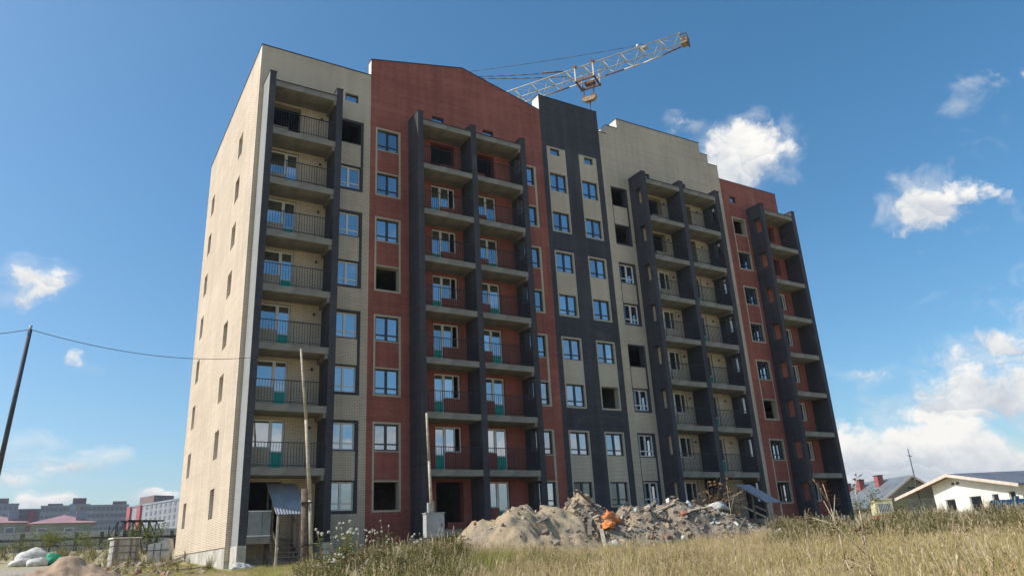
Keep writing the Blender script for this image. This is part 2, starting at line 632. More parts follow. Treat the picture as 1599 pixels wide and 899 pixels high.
# beige end bay
win_col(10.95, 12.25, 'white', missing=(8,))
trim_pairs(10.80, 12.41, 10.95, 12.25, 'dark_brick', 'beige_brick', 0.14, 0.13)
# red bay
win_col(13.23, 14.53, 'dark', missing=(5, 1))
trim_pairs(13.13, 14.64, 13.23, 14.53, 'cream_brick', 'red_brick', 0.10, 0.09)
win_col(22.50, 23.85, 'dark')
trim_pairs(22.40, 24.00, 22.50, 23.85, 'cream_brick', 'red_brick', 0.10, 0.09)
# charcoal bay
win_col(25.10, 26.39, 'dark', old=(1,))
trim_pairs(25.00, 26.49, 25.10, 26.39, 'cream_brick', 'beige_brick', 0.10, 0.09, top=25.22)
win_col(27.69, 28.98, 'dark', missing=(3,), old=(1,))
trim_pairs(27.60, 29.08, 27.69, 28.98, 'cream_brick', 'beige_brick', 0.10, 0.09, top=25.22)
# beige bay with the stepped parapet
win_col(30.17, 31.38, 'white', missing=(8, 7, 4))
trim_pairs(30.11, 31.54, 30.17, 31.38, 'dark_brick', 'beige_brick', 0.12, 0.10)
win_col(39.45, 40.70, 'white', missing=(8, 7))
trim_pairs(39.36, 40.78, 39.45, 40.70, 'dark_brick', 'beige_brick', 0.12, 0.10)
# red end bay
win_col(41.95, 43.25, 'dark', missing=(8, 3))
trim_pairs(41.85, 43.34, 41.95, 43.25, 'cream_brick', 'red_brick', 0.10, 0.09)
# little attic windows
for (a, b) in ((11.29, 12.07), (16.70, 17.48), (20.18, 20.95), (25.27, 26.04), (28.05, 28.81), (33.20, 33.92), (36.70, 37.40), (42.0, 42.65)):
    hz = (a, b, 24.62, 25.14)
    holes.append(hz)
    units.append((hz, 'small', False))
# balcony doors with the window beside them: door span, window span, storeys left open
BALC = [((8.22, 8.84), (7.28, 8.22), (8, 1)),
        ((16.55, 17.15), (17.15, 18.10), (8, 1)),
        ((20.20, 20.88), (19.30, 20.20), (8,)),
        ((33.05, 33.66), (33.66, 34.66), (8, 7)),
        ((36.90, 37.52), (36.0, 36.90), (8, 7)),
        ((45.2, 45.85), (45.85, 46.5), (8, 7))]
for (d0, d1), (w0, w1), gone in BALC:
    for k in range(1, 9):
        za = ZK(k) + 0.17
        if k in gone:
            h1 = (d0, d1, za, ZK(k) + WT)
            h2 = (w0, w1, ZK(k) + 0.55 if k == 1 else ZK(k) + WB, ZK(k) + WT)
            holes += [h1, h2]
        else:
            h1 = (d0, d1, za, ZK(k) + WT)
            h2 = (w0, w1, ZK(k) + WB, ZK(k) + WT)
            holes += [h1, h2]
            units.append(((d0, d1, za, w0, w1, ZK(k) + WB, ZK(k) + WT), 'balcony', False))


def wall_grid(mb, u0, u1, z0, z1, holes, zones, default, place, depth):
    """a wall pierced by real openings; place(u, z, d) maps to space, d = depth behind the face"""
    us = {u0, u1}
    zs = {z0, z1}
    for h in list(holes) + [q[:4] for q in zones]:
        for u in h[:2]:
            if u0 < u < u1:
                us.add(u)
        for z in h[2:4]:
            if z0 < z < z1:
                zs.add(z)
    us, zs = sorted(us), sorted(zs)
    NU, NZ = len(us) - 1, len(zs) - 1

    def is_hole(i, j):
        if i < 0 or j < 0 or i >= NU or j >= NZ:
            return False
        u, z = (us[i] + us[i + 1]) / 2, (zs[j] + zs[j + 1]) / 2
        return any(h[0] < u < h[1] and h[2] < z < h[3] for h in holes)

    def zone(i, j):
        i, j = min(max(i, 0), NU - 1), min(max(j, 0), NZ - 1)
        u, z = (us[i] + us[i + 1]) / 2, (zs[j] + zs[j + 1]) / 2
        r = default
        for q in zones:
            if q[0] < u < q[1] and q[2] < z < q[3]:
                r = q[4]
        return r
    for i in range(NU):
        for j in range(NZ):
            a, b, c, d = us[i], us[i + 1], zs[j], zs[j + 1]
            if not is_hole(i, j):
                mb.quad([place(a, c, 0), place(b, c, 0), place(b, d, 0), place(a, d, 0)], zone(i, j))
            else:
                if not is_hole(i - 1, j):
                    mb.quad([place(a, c, 0), place(a, d, 0), place(a, d, depth), place(a, c, depth)], zone(i - 1, j))
                if not is_hole(i + 1, j):
                    mb.quad([place(b, c, 0), place(b, c, depth), place(b, d, depth), place(b, d, 0)], zone(i + 1, j))
                if not is_hole(i, j - 1):
                    mb.quad([place(a, c, 0), place(a, c, depth), place(b, c, depth), place(b, c, 0)], zone(i, j - 1))
                if not is_hole(i, j + 1):
                    mb.quad([place(a, d, 0), place(b, d, 0), place(b, d, depth), place(a, d, depth)], zone(i, j + 1))


front = lambda u, z, d: (u, FY + d, z)
for nm, a, b, mat in sections:
    mb = MB()
    hs = [h for h in holes if h[0] > a - 0.01 and h[1] < b + 0.01]
    zz = [q for q in zones if q[0] > a - 0.01 and q[1] < b + 0.01]
    wall_grid(mb, a, b, 0.30, ROOF, hs, zz, mat, front, 0.42)
    # parapet above the roof
    if nm == 'A':
        mb.prism([(a, ROOF), (b, ROOF), (b, 26.74), (a, 26.74)], FY, FY + 0.42, mat, 'white_brick')
        cop = [((a - .03, 26.74), (b, 26.74))]
    elif nm == 'B':
        mb.prism([(a, ROOF), (b, ROOF), (b, 27.82), (18.85, 29.25), (a, 27.86)], FY, FY + 0.45, mat, 'white_brick')
        cop = [((a - .03, 27.86), (18.85, 29.25)), ((18.85, 29.25), (b, 27.82))]
    elif nm == 'C':
        mb.prism([(a, ROOF), (b, ROOF), (b, 29.08), (a, 29.02)], FY, FY + 0.78, mat, 'white_brick')
        cop = [((a - .03, 29.02), (b + .03, 29.08))]
    elif nm == 'D':
        mb.prism([(a, ROOF), (b, ROOF), (b, 27.5), (40.2, 27.5), (40.2, 28.25), (39.45, 28.25), (39.45, 29.15), (31.3, 29.02),
                  (31.3, 28.22), (30.25, 28.22), (30.25, 27.5), (a, 27.5)], FY, FY + 0.75, mat, 'white_brick')
        cop = [((a, 27.5), (30.25, 27.5)), ((30.25, 28.22), (31.3, 28.22)), ((31.28, 29.02), (39.47, 29.15)), ((39.45, 28.25), (40.22, 28.25)), ((40.2, 27.5), (b, 27.5))]
    else:
        mb.prism([(a, ROOF), (b, ROOF), (b, 26.42), (a, 26.42)], FY, FY + 0.45, mat, 'white_brick')
        cop = [((a, 26.42), (b + .03, 26.42))]
    w = mb.build('facade_wall', block)
    tag(w, {'A': 'beige brick end section of the front', 'B': 'red brick gabled section of the front', 'C': 'charcoal brick middle section with beige window strips',
            'D': 'beige brick section with stepped parapet', 'E': 'red brick section at the far end'}[nm])
    cb = MB()
    for (p0, p1) in cop:
        cb.prism([(p0[0], p0[1] + 0.004), (p1[0], p1[1] + 0.004), (p1[0], p1[1] + 0.05), (p0[0], p0[1] + 0.05)], FY - 0.035, FY + 0.5 + (0.3 if nm in 'CD' else 0), 'coping_metal')
    cb.build('coping', w)

# gable end, rear, far end
GH = []
for (a, b) in ((38.6, 39.72), (47.1, 48.15)):
    for k in range(1, 9):
        GH.append((a, b, ZK(k) + 1.2, ZK(k) + 2.6))
mb = MB()
gable = lambda u, z, d: (X0 + d, u, z)
# in plan the near edge stops behind the front wall's corner
wall_grid(mb, FY + 0.001, BACK, 0.85, ROOF, GH, [], 'beige_brick', lambda u, z, d: (X0 + d, u, z), 0.42)
mb.box(X0, X0 + 0.42, FY + 0.421, BACK, ROOF, 26.74, 'beige_brick')
gw = mb.build('end_wall', block)
tag(gw, 'sunlit beige brick end wall with two columns of slim windows')
cb = MB()
cb.box(X0 - 0.03, X0 + 0.46, FY + 0.5, BACK + .03, 26.744, 26.79, 'coping_metal')
cb.build('coping', gw)
mb = MB()
mb.box(X0 + 0.43, X1 - 0.43, BACK - 0.4, BACK, 0.85, 26.6, 'beige_brick')
mb.box(X1 - 0.42, X1, FY + 0.002, BACK, 0.85, ROOF, 'beige_brick')
mb.box(X1 - 0.42, X1, FY + 0.452, BACK, ROOF, 26.3, 'beige_brick')
mb.build('rear_wall', block)
mb = MB()
mb.box(X0 + 0.04, X1 - 0.04, FY + 0.04, BACK - 0.04, -1.2, 0.85, 'plinth_concrete')
mb.build('plinth', block)
pv = MB()
for i in range(6):            # plinth panel joints on the end wall side: separate cast panels
    a = FY + 0.05 + i * 2.49
    pv.box(X0 - 0.0, X0 + 0.039, a, a + 2.46, -1.2, 0.80, 'plinth_concrete')
pv.build('plinth_panel', block)
mb = MB()
mb.box(X0 + 0.43, X1 - 0.43, FY + 0.46, BACK - 0.41, ROOF - 0.15, ROOF, 'roof_felt')
mb.build('roof', block)
fl = MB()
fl.box(X0 + 0.43, X1 - 0.43, FY + 0.43, BACK - 0.41, -0.1, 0.1, 'interior')
fm = fl.mesh('floor_slab')
for k in range(1, 9):
    link('floor_slab', fm, block, (0, 0, ZK(k)))
mb = MB()
mb.box(X0 + 0.45, X1 - 0.45, 40.5, 40.7, 0.9, ROOF - 0.2, 'interior')
for x in (9.7, 12.7, 18.75, 24.4, 29.4, 35.4, 41.0):
    mb.box(x, x + 0.18, FY + 0.44, 40.5, 0.9, ROOF - 0.2, 'interior')
mb.build('partition', block)

# windows: shared meshes per size and style, each pane an object of its own
FR_CACHE = {}


def frame_mesh(w, h, style):
    key = (round(w, 2), round(h, 2), style)
    if key in FR_CACHE:
        return FR_CACHE[key]
    mat = 'white_plastic' if style in ('white', 'balcony') else 'dark_plastic'
    f = 0.075
    mb = MB()
    panes = []
    y0, y1 = 0.0, 0.07
    if style == 'small':
        mb.box(0, w, y0, y1, 0, f, mat); mb.box(0, w, y0, y1, h - f, h, mat)
        mb.box(0, f, y0, y1, f, h - f, mat); mb.box(w - f, w, y0, y1, f, h - f, mat)
        panes = [(f, w - f, f, h - f)]
    else:
        c, tr = w / 2, h * 0.25
        mb.box(0, w, y0, y1, 0, f, mat); mb.box(0, w, y0, y1, h - f, h, mat)
        mb.box(0, f, y0, y1, f, h - f, mat); mb.box(w - f, w, y0, y1, f, h - f, mat)
        mb.box(c - 0.06, c + 0.06, y0 - 0.012, y1, f, h - f, mat)
        for a, b in ((f, c - 0.06), (c + 0.06, w - f)):
            mb.box(a, b, y0 + 0.004, y1, tr - 0.03, tr + 0.035, mat)
            panes.append((a, b, f, h - f))
    pm = []
    for (a, b, c0, c1) in panes:
        q = MB()
        q.box(-(b - a) / 2 - .004, (b - a) / 2 + .004, -0.006, 0.006, -(c1 - c0) / 2 - .004, (c1 - c0) / 2 + .004, 'glass')
        me = q.mesh('pane')
        pm.append((me, ((a + b) / 2, 0.045, (c0 + c1) / 2)))
    FR_CACHE[key] = (mb.mesh('window'), pm)
    return FR_CACHE[key]


def jit(s=0.8):
    return (math.radians(random.uniform(-s, s)), 0, math.radians(random.uniform(-s, s)))


def hang(me, pm, loc, rz=0.0, old=False):
    o = link('window', me, block, loc, (0, 0, rz))
    for pi, (pme, pl) in enumerate(pm):
        po = link('pane', pme, o, pl, jit())
        if old is True or (old == 'left' and pi == 0):
            po.material_slots[0].link = 'OBJECT'
            po.material_slots[0].material = MATS['old_glass']
    return o


BC = {}
for u, style, old in units:
    if style != 'balcony':
        a, b, c, d = u
        me, pm = frame_mesh(b - a, d - c, style)
        hang(me, pm, (a, FY + 0.13, c), 0.0, old)
    else:
        d0, d1, zd, w0, w1, zw, zt = u
        key = (round(d1 - d0, 2), round(w1 - w0, 2), d0 < w0)
        if key not in BC:
            dw, ww, dh, wh, f = d1 - d0, w1 - w0, zt - zd, zt - zw, 0.075
            mb = MB()
            mat = 'white_plastic'
            for (W_, H_) in ((dw, dh),):
                mb.box(0, f, 0, .07, 0, H_, mat); mb.box(W_ - f, W_, 0, .07, 0, H_, mat)
                mb.box(f, W_ - f, 0, .07, 0, f, mat); mb.box(f, W_ - f, 0, .07, H_ - f, H_, mat)
                mb.box(f, W_ - f, 0, .07, 0.86, 0.93, mat)
            dm = mb.mesh('balcony_door')
            q = MB(); q.box(f - .004, dw - f + .004, 0.04, 0.052, 0.93 - .004, dh - f + .004, 'glass'); dg = q.mesh('pane')
            q = MB(); q.box(f - .004, dw - f + .004, -0.006, 0.045, f - .004, 0.864, 'teal_panel'); dp = q.mesh('door_panel')
            mb = MB()
            mb.box(0, ww, 0, .07, 0, f, mat); mb.box(0, ww, 0, .07, wh - f, wh, mat)
            mb.box(0, f, 0, .07, f, wh - f, mat); mb.box(ww - f, ww, 0, .07, f, wh - f, mat)
            mb.box(-0.02, ww + 0.02, -0.1, 0, -0.03, 0.0, mat)
            wm = mb.mesh('window')
            # where the door is on the left its window has one sash left open
            if d0 < w0:
                mb.box(ww * .6 - .03, ww * .6 + .03, 0, .07, f, wh - f, mat)
                wm = mb.mesh('window')
            q = MB(); q.box(-(ww / 2 - f) - .004, (ww * .1 - .026) if d0 < w0 else (ww / 2 - f + .004), -.006, .006, -(wh / 2 - f) - .004, wh / 2 - f + .004, 'glass'); wg = q.mesh('pane')
            BC[key] = (dm, dg, dp, wm, wg)
        dm, dg, dp, wm, wg = BC[key]
        od = link('balcony_door', dm, block, (d0, FY + .13, zd))
        link('pane', dg, od, None, jit(0.2))
        link('door_panel', dp, od)
        ow = link('window', wm, block, (w0, FY + .13, zw))
        link('pane', wg, ow, ((w1 - w0) / 2, 0.045, (zt - zw) / 2), jit())

# slim windows of the end wall
for (a, b, c, d) in GH:
    me, pm = frame_mesh(b - a, d - c, 'white')
    hang(me, pm, (X0 + 0.24, b, c), -math.pi / 2)

# balcony stacks: side walls (with look-through openings where the photo shows them), slabs, rails
WALLS = [(6.80, 7.13, None), (10.37, 10.70, None),
         (15.13, 15.46, None), (18.55, 18.90, None), (22.03, 22.37, (33.86, 34.42)),
         (31.80, 32.14, (33.88, 34.45)), (35.22, 35.62, None), (38.78, 39.20, (33.90, 34.45)),
         (43.62, 43.98, (33.86, 34.55)), (47.15, 47.545, None)]
WTOP = 24.22
for (a, b, op) in WALLS:
    mb = MB()
    zb = 0.86
    if op is None:
        mb.box(a, b, BY, FY - 0.003, zb, WTOP, 'dark_brick')
        if a < 7:            # the outer leaf is laid in pale grey brick
            mb.mi[-1] = mb.mat('grey_brick')
    else:
        o0, o1 = op
        mb.box(a, b, BY, o0, zb, WTOP, 'dark_brick')
        mb.box(a, b, o1, FY - 0.003, zb, WTOP, 'dark_brick')
        z = zb
        for k in range(1, 9):
            mb.box(a, b, o0, o1, z, ZK(k) + 1.22, 'dark_brick')
            z = ZK(k) + 2.40
        mb.box(a, b, o0, o1, z, WTOP, 'dark_brick')
    w = mb.build('balcony_side_wall', block)
    mb = MB()
    mb.box(a - 0.02, b + 0.02, BY - 0.02, FY + 0.035, -1.2, zb - 0.003, 'plinth_concrete')
    mb.build('footing', w)
    mb = MB()
    mb.box(a - 0.025, b + 0.025, BY - 0.03, FY - 0.004, WTOP + 0.002, WTOP + 0.05, 'coping_metal')
    mb.build('coping', w)

BAYS = [(7.13, 10.37, True), (15.46, 18.55, False), (18.90, 22.03, True), (32.14, 35.22, False), (35.62, 38.78, True), (43.98, 47.15, False)]
rail_cache = {}
for bi, (a, b, beam) in enumerate(BAYS):
    w = b - a
    sm = MB()
    sm.box(0.002, w - 0.002, BY + 0.015, FY - 0.003, -0.15, 0.17, 'concrete')
    s1 = MB()
    s1.box(0.002, 0.98, BY + 0.015, FY - 0.003, -0.15, 0.17, 'concrete')
    s1 = s1.mesh('balcony_slab') if bi == 0 else None
    sm = sm.mesh('balcony_slab')
    bm_ = MB()
    bm_.box(w - 0.15, w - 0.003, BY + 0.06, FY - 0.01, -0.36, -0.152, 'concrete')
    bm_ = bm_.mesh('beam')
    rm = MB()
    y = BY + 0.06
    rm.box(0.0, w, y - .018, y + .018, 1.26, 1.295, 'black_steel')
    rm.box(0.0, w, y - .014, y + .014, 0.27, 0.295, 'black_steel')
    n = int(w / 0.125)
    for i in range(1, n):
        x = w * i / n
        rr = 0.014 if i % 6 == 0 else 0.008
        rm.box(x - rr, x + rr, y - .008, y + .008, 0.17 if i % 6 == 0 else 0.295, 1.26, 'black_steel')
    rm = rm.mesh('railing')
    lm = MB()
    lm.box(-.06, .06, -0.06, 0, -.06, .06, 'dark_plastic')
    lm = lm.mesh('wall_lamp')
    for k in range(1, 10):
        so = link('balcony_slab', s1 if (s1 and k == 1) else sm, block, (a, 0, ZK(k)))
        if k <= 8 and not (k == 1) and bi != 5:
            link('railing', rm, so)
        if beam and k > 1:
            link('beam', bm_, so)
        if k > 1 and k < 9:
            lx = w - 0.42 if beam else 0.45
            if bi in (0, 3, 4):
                lo = link('wall_lamp', lm, so, ((2.85 if bi == 0 else (2.75 if bi == 3 else 2.5)), FY - 0.002, 2.2))
    cp = MB()
    cp.box(a + .003, b - .003, BY - 0.01, FY - 0.004, ZK(9) + 0.172, ZK(9) + 0.23, 'coping_metal')
    cp.build('balcony_roof_edge', block)
    if bi == 0:
        # milky sheet closing the ground-floor balcony
        mb = MB()
        for x0_, x1_ in ((7.16, 7.74), (7.76, 8.10)):
            mb.box(x0_, x1_, BY + 0.02, BY + 0.05, 1.24, 2.2, 'milky_sheet')
        mb.box(7.14, 8.12, BY + 0.01, BY + 0.06, 1.20, 1.24, 'white_plastic')
        mb.box(7.14, 8.12, BY + 0.01, BY + 0.06, 2.2, 2.24, 'white_plastic')
        mb.build('balcony_screen', block)
# ------------------------------------------------------------------ entrance canopies


def canopy(x0, x1, yb, yf, zb, zf, label, steps=True, zslab=1.05):
    gz = ground_z((x0 + x1) / 2, yf)
    c = empty('entrance_canopy', ((x0 + x1) / 2, yf, gz))
    tag(c, label, 'canopy')
    off = Vector(c.location)

    def bld(mb, name, parent=c, smooth=False):
        o = mb.build(name, parent, smooth)
        o.location = -off if parent is c else (0, 0, 0)
        return o
    mb = MB()
    n = 44
    for i in range(n):                      # corrugated sheet with thickness
        xs = [x0 - .1 + (x1 - x0 + .2) * (i + q) / n for q in (0, 1)]
        hs = [0.018 * math.sin(2 * math.pi * (i + q) / 4.0) for q in (0, 1)]
        for s_, dz in ((1, 0.006), (-1, 0.0)):
            pts = [(xs[0], yf, zf + hs[0] + dz), (xs[1], yf, zf + hs[1] + dz), (xs[1], yb, zb + hs[1] + dz), (xs[0], yb, zb + hs[0] + dz)]
            mb.quad(pts if s_ > 0 else pts[::-1], 'galvanised')
        mb.quad([(xs[0], yf, zf + hs[0]), (xs[1], yf, zf + hs[1]), (xs[1], yf, zf + hs[1] + .006), (xs[0], yf, zf + hs[0] + .006)], 'galvanised')
    bld(mb, 'corrugated_sheet')
    for x in (x0, x1):
        for y, zt in ((yf + 0.05, zf - 0.05), ((yf + yb) / 2, (zf + zb) / 2 - .05), (yb - 0.08, zb - 0.08)):
            mb = MB()
            mb.obox((x, y, (zt + gz - .2) / 2), (0.09, 0.07, zt - gz + .2), Euler((0, math.radians(random.uniform(-1, 1)), 0)), 'pale_wood' if y < yf + 0.1 else 'old_wood')
            bld(mb, 'post')
        mb = MB()
        a, b = Vector((x, yf, zf - .06)), Vector((x, yb, zb - .06))
        mb.obox((a + b) / 2, (0.05, (b - a).length, 0.08), Euler((math.atan2(zb - zf, yb - yf), 0, 0)), 'old_wood')
        bld(mb, 'rafter')
        mb = MB()
        a, b = Vector((x + .05, yf, gz + .75)), Vector((x + .05, yb - .1, zslab + .95))
        mb.obox((a + b) / 2, (0.035, (b - a).length, 0.1), Euler((math.atan2(b.z - a.z, b.y - a.y), 0, 0)), 'pale_wood')
        bld(mb, 'handrail')
    if steps:
        ns = 6
        for i in range(ns):
            y = yf + 0.15 + i * (yb - yf - 0.1) / ns
            z = gz + 0.08 + (zslab - gz - 0.02) * (i + 1) / ns
            mb = MB()
            mb.box(x0 + .06, x1 - .06, y, y + 0.27, z - .045, z, 'old_wood')
            bld(mb, 'tread')
        for x in (x0 + .03, x1 - .03):
            mb = MB()
            a, b = Vector((x, yf + .1, gz)), Vector((x, yb - .05, zslab - .08))
            mb.obox((a + b) / 2, (0.045, (b - a).length, 0.2), Euler((math.atan2(b.z - a.z, b.y - a.y), 0, 0)), 'old_wood')
            bld(mb, 'stringer')
    return c


canopy(8.2, 9.33, 34.85, 32.75, 3.48, 2.02, 'wooden stair canopy with corrugated metal roof at the beige corner entrance')
canopy(36.35, 37.45, 33.45, 31.2, 3.25, 2.0, 'small corrugated canopy behind the right end of the rubble heap')

# ------------------------------------------------------------------ poles and wires
po = empty('utility_pole', (8.86, 30.5, ground_z(8.86, 30.5)))
tag(po, 'pale wooden pole strapped to a short dark timber stub before the corner entrance', 'pole')
off = Vector(po.location)
mb = MB()
pts = [Vector((8.98, 30.46, -0.2)), Vector((8.83, 30.46, 2.4)), Vector((8.55, 30.48, 5.6)), Vector((8.21, 30.5, 8.6))]
rad = [0.085, 0.08, 0.065, 0.045]
for i in range(3):
    mb.tube(pts[i] - off, pts[i + 1] - off, rad[i], rad[i + 1], 10, 'pale_wood')
mb.build('pole_shaft', po, True)
mb = MB()
mb.tube(Vector((8.80, 30.62, -0.5)) - off, Vector((8.66, 30.62, 2.85)) - off, 0.17, 0.15, 10, 'creosote_wood')
mb.build('stub', po, True)
for z in (0.7, 2.3):
    mb = MB()
    mb.obox(Vector((8.82 - z * .05, 30.55, z)) - off, (0.46, 0.42, 0.05), Euler((0, 0, 0)), 'cable')
    mb.build('strap', po)

pb = empty('utility_pole', (14.1, 30.4, ground_z(14.1, 30.4)))
tag(pb, 'pale wooden pole with a grey switch box before the red section', 'pole')
off = Vector(pb.location)
mb = MB()
pts = [Vector((14.27, 30.4, -0.4)), Vector((14.15, 30.4, 1.6)), Vector((14.05, 30.4, 4.0)), Vector((13.96, 30.4, 6.12))]
for i in range(3):
    mb.tube(pts[i] - off, pts[i + 1] - off, 0.085 - i * .012, 0.073 - i * .012, 10, 'pale_wood')
mb.build('pole_shaft', pb, True)
mb = MB()
mb.tube(Vector((14.33, 30.55, -0.5)) - off, Vector((14.27, 30.55, 2.3)) - off, 0.11, 0.1, 10, 'old_wood')
mb.build('stub', pb, True)
mb = MB()
mb.box(13.66 - off.x, 14.50 - off.x, 29.9 - off.y, 30.25 - off.y, 0.78 - off.z, 1.74 - off.z, 'grey_paint')
mb.box(13.63 - off.x, 14.53 - off.x, 29.86 - off.y, 30.28 - off.y, 1.745 - off.z, 1.785 - off.z, 'grey_paint')
bxo = mb.build('switch_box', pb)
mb = MB()
mb.box(13.72 - off.x, 14.44 - off.x, 29.885 - off.y, 29.897 - off.y, 0.84 - off.z, 1.68 - off.z, 'grey_paint')
mb.box(14.34 - off.x, 14.38 - off.x, 29.86 - off.y, 29.884 - off.y, 1.2 - off.z, 1.34 - off.z, 'dark_plastic')
mb.build('door', bxo)
mb = MB()
mb.tube((13.86 - off.x, 30.1 - off.y, 1.78 - off.z), (13.86 - off.x, 30.1 - off.y, 2.2 - off.z), 0.07, 0.07, 10, 'grey_paint')
mb.build('conduit', bxo)
for x in (13.72, 14.44):
    mb = MB()
    mb.box(x - .03 - off.x, x + .03 - off.x, 30.05 - off.y, 30.11 - off.y, -0.5 - off.z, 0.777 - off.z, 'pole_steel')
    mb.build('leg', bxo)

pl = empty('steel_pole', (-1.52, 25.0, ground_z(-1.52, 25)))
tag(pl, 'dark leaning steel pole at the left edge carrying a sagging wire', 'pole')
off = Vector(pl.location)
mb = MB()
top = Vector((-1.225, 25.0, 6.9))
mb.tube(Vector((-1.53, 25.0, -0.6)) - off, Vector((-1.40, 25, 2.6)) - off, 0.085, 0.078, 10, 'pole_steel')
mb.tube(Vector((-1.40, 25, 2.6)) - off, top - off, 0.068, 0.055, 10, 'pole_steel')
mb.build('pole_shaft', pl, True)
mb = MB()
mb.tube(top - off + Vector((0, 0, -.02)), top - off + Vector((0, 0, .12)), 0.03, 0.045, 8, 'grey_paint')
mb.build('insulator', pl, True)


def wire(a, b, sag, label, r=0.01):
    mb = MB()
    a, b = Vector(a), Vector(b)
    pts = [a.lerp(b, i / 24) - Vector((0, 0, sag * 4 * (i / 24) * (1 - i / 24))) for i in range(25)]
    mb.path([p_ - a for p_ in pts], r, 5, 'cable')
    o = mb.build('overhead_wire', None, True, a)
    return tag(o, label, 'wire')


wire(top, (8.21, 30.5, 8.55), 0.62, 'thin black wire sagging from the leaning steel pole to the pale wooden pole')
wire(top, (-14, 24.0, 6.4), 0.9, 'short piece of wire leaving the leaning steel pole towards the left edge')

# ------------------------------------------------------------------ tower crane behind the block
cr_base = Vector((27.2, 57.1, 0))
jt = Vector((41.3, 35.2, 0))
jd = (jt - cr_base)
JL = jd.length
jd.normalize()
jp = Vector((jd.y, -jd.x, 0))            # sideways
if jp.x < 0:
    jp = -jp
HZ = 40.3
cz = ground_z(cr_base.x, cr_base.y)
cr = empty('tower_crane', (cr_base.x, cr_base.y, cz))
tag(cr, 'weathered yellow tower crane behind the block, its lattice jib above the charcoal section', 'crane')
off = Vector(cr.location)


def P(s, w, z):
    return cr_base + jd * s + jp * w + Vector((0, 0, z)) - off


jib = MB()
HW, HH = 0.70, 1.22
tipz = 0.0
bay = 1.72
nb = int((JL - 1.0) / bay)
s0 = 0.8


def zt(s):
    return HZ


def zbm(s):
    k = max(0, (s - (JL - 4.0)) / 4.0)
    return HZ - HH * (1 - 0.45 * k)


for w in (-HW, HW):
    jib.tube(P(s0, w, zt(s0)), P(s0 + nb * bay, w, zt(JL)), 0.055, 0.05, 6, 'crane_paint')
for i in range(nb):
    a, b = s0 + i * bay, s0 + (i + 1) * bay
    jib.tube(P(a, 0, zbm(a)), P(b, 0, zbm(b)), 0.07, 0.07, 6, 'crane_rust' if i % 3 == 1 else 'crane_paint')
    mid = (a + b) / 2
    for w in (-HW, HW):
        jib.tube(P(a, w, zt(a)), P(mid, 0, zbm(mid)), 0.026, 0.026, 5, 'crane_pale')
        jib.tube(P(b, w, zt(b)), P(mid, 0, zbm(mid)), 0.026, 0.026, 5, 'crane_paint')
    jib.tube(P(a, -HW, zt(a)), P(b, HW, zt(b)), 0.02, 0.02, 5, 'crane_paint')
jo = jib.build('jib', cr, True)
cbm = MB()
cbm.tube(-jp * HW, jp * HW, 0.065, 0.065, 8, 'crane_pale')
cbm = cbm.mesh('cross_bar')
for i in range(nb + 1):
    link('cross_bar', cbm, jo, P(s0 + i * bay, 0, zt(0) + 0.01))
R_j = Euler((0, 0, math.atan2(jd.y, jd.x)))
e = s0 + nb * bay
mb = MB()
mb.obox(P(e + 0.25, 0, HZ - 0.45), (0.5, 0.7, 0.6), R_j, 'crane_yellow')
mb.obox(P(e + 0.55, 0, HZ - 0.42), (0.08, 0.95, 0.85), R_j, 'crane_rust')
for w in (-0.5, 0.5):
    mb.tube(P(e, w, HZ), P(e + .6, w, HZ), 0.05, 0.05, 6, 'crane_rust')
mb.build('jib_head', jo)
mb = MB()
mb.tube(P(e - 3.6, -HW - .05, HZ + .18), P(e - 3.6, -HW + .45, HZ + .18), 0.13, 0.13, 12, 'crane_paint')
mb.obox(P(e - 3.2, -.2, HZ + .12), (0.7, 0.3, 0.3), R_j, 'grey_paint')
mb.build('pulley', jo, True)
# trolley
ts = (Vector((35.9, 43.3, 0)) - cr_base).dot(jd)
tr = MB()
for s_ in (-0.85, 0.85):
    for w in (-HW - .12, HW + .12):
        tr.obox(P(ts + s_, w, HZ - 0.62), (0.11, 0.09, 1.6), R_j, 'crane_paint')
    tr.obox(P(ts + s_, 0, HZ - 1.42), (0.14, 2 * HW + .3, 0.14), R_j, 'crane_rust')
    tr.tube(P(ts + s_, -HW - .2, HZ + .12), P(ts + s_, -HW + .12, HZ + .12), 0.17, 0.17, 10, 'crane_rust')
for w in (-HW - .06, HW + .06):
    tr.obox(P(ts, w, HZ - 1.4), (1.9, 0.13, 0.18), R_j, 'crane_rust')
tr.obox(P(ts + 0.2, 0, HZ - 1.5), (0.9, 0.5, 0.22), R_j, 'crane_rust')
tro = tr.build('trolley', cr)
hk = MB()
for s_ in (-0.55, 0.55):
    for w in (-.12, .12):
        hk.tube(P(ts + s_, w, HZ - 1.4), P(ts + s_ * .75, w, HZ - 2.75), 0.03, 0.03, 5, 'cable')
hk.tube(P(ts - .42, -.16, HZ - 2.85), P(ts - .42, .16, HZ - 2.85), 0.22, 0.22, 14, 'crane_rust')
hk.tube(P(ts + .42, -.16, HZ - 2.85), P(ts + .42, .16, HZ - 2.85), 0.22, 0.22, 14, 'crane_rust')
hk.prism([(-0.66, -.08), (-.4, -.34), (.4, -.34), (.66, -.08), (.5, .08), (-.5, .08)], -0.2, 0.2, 'crane_yellow')
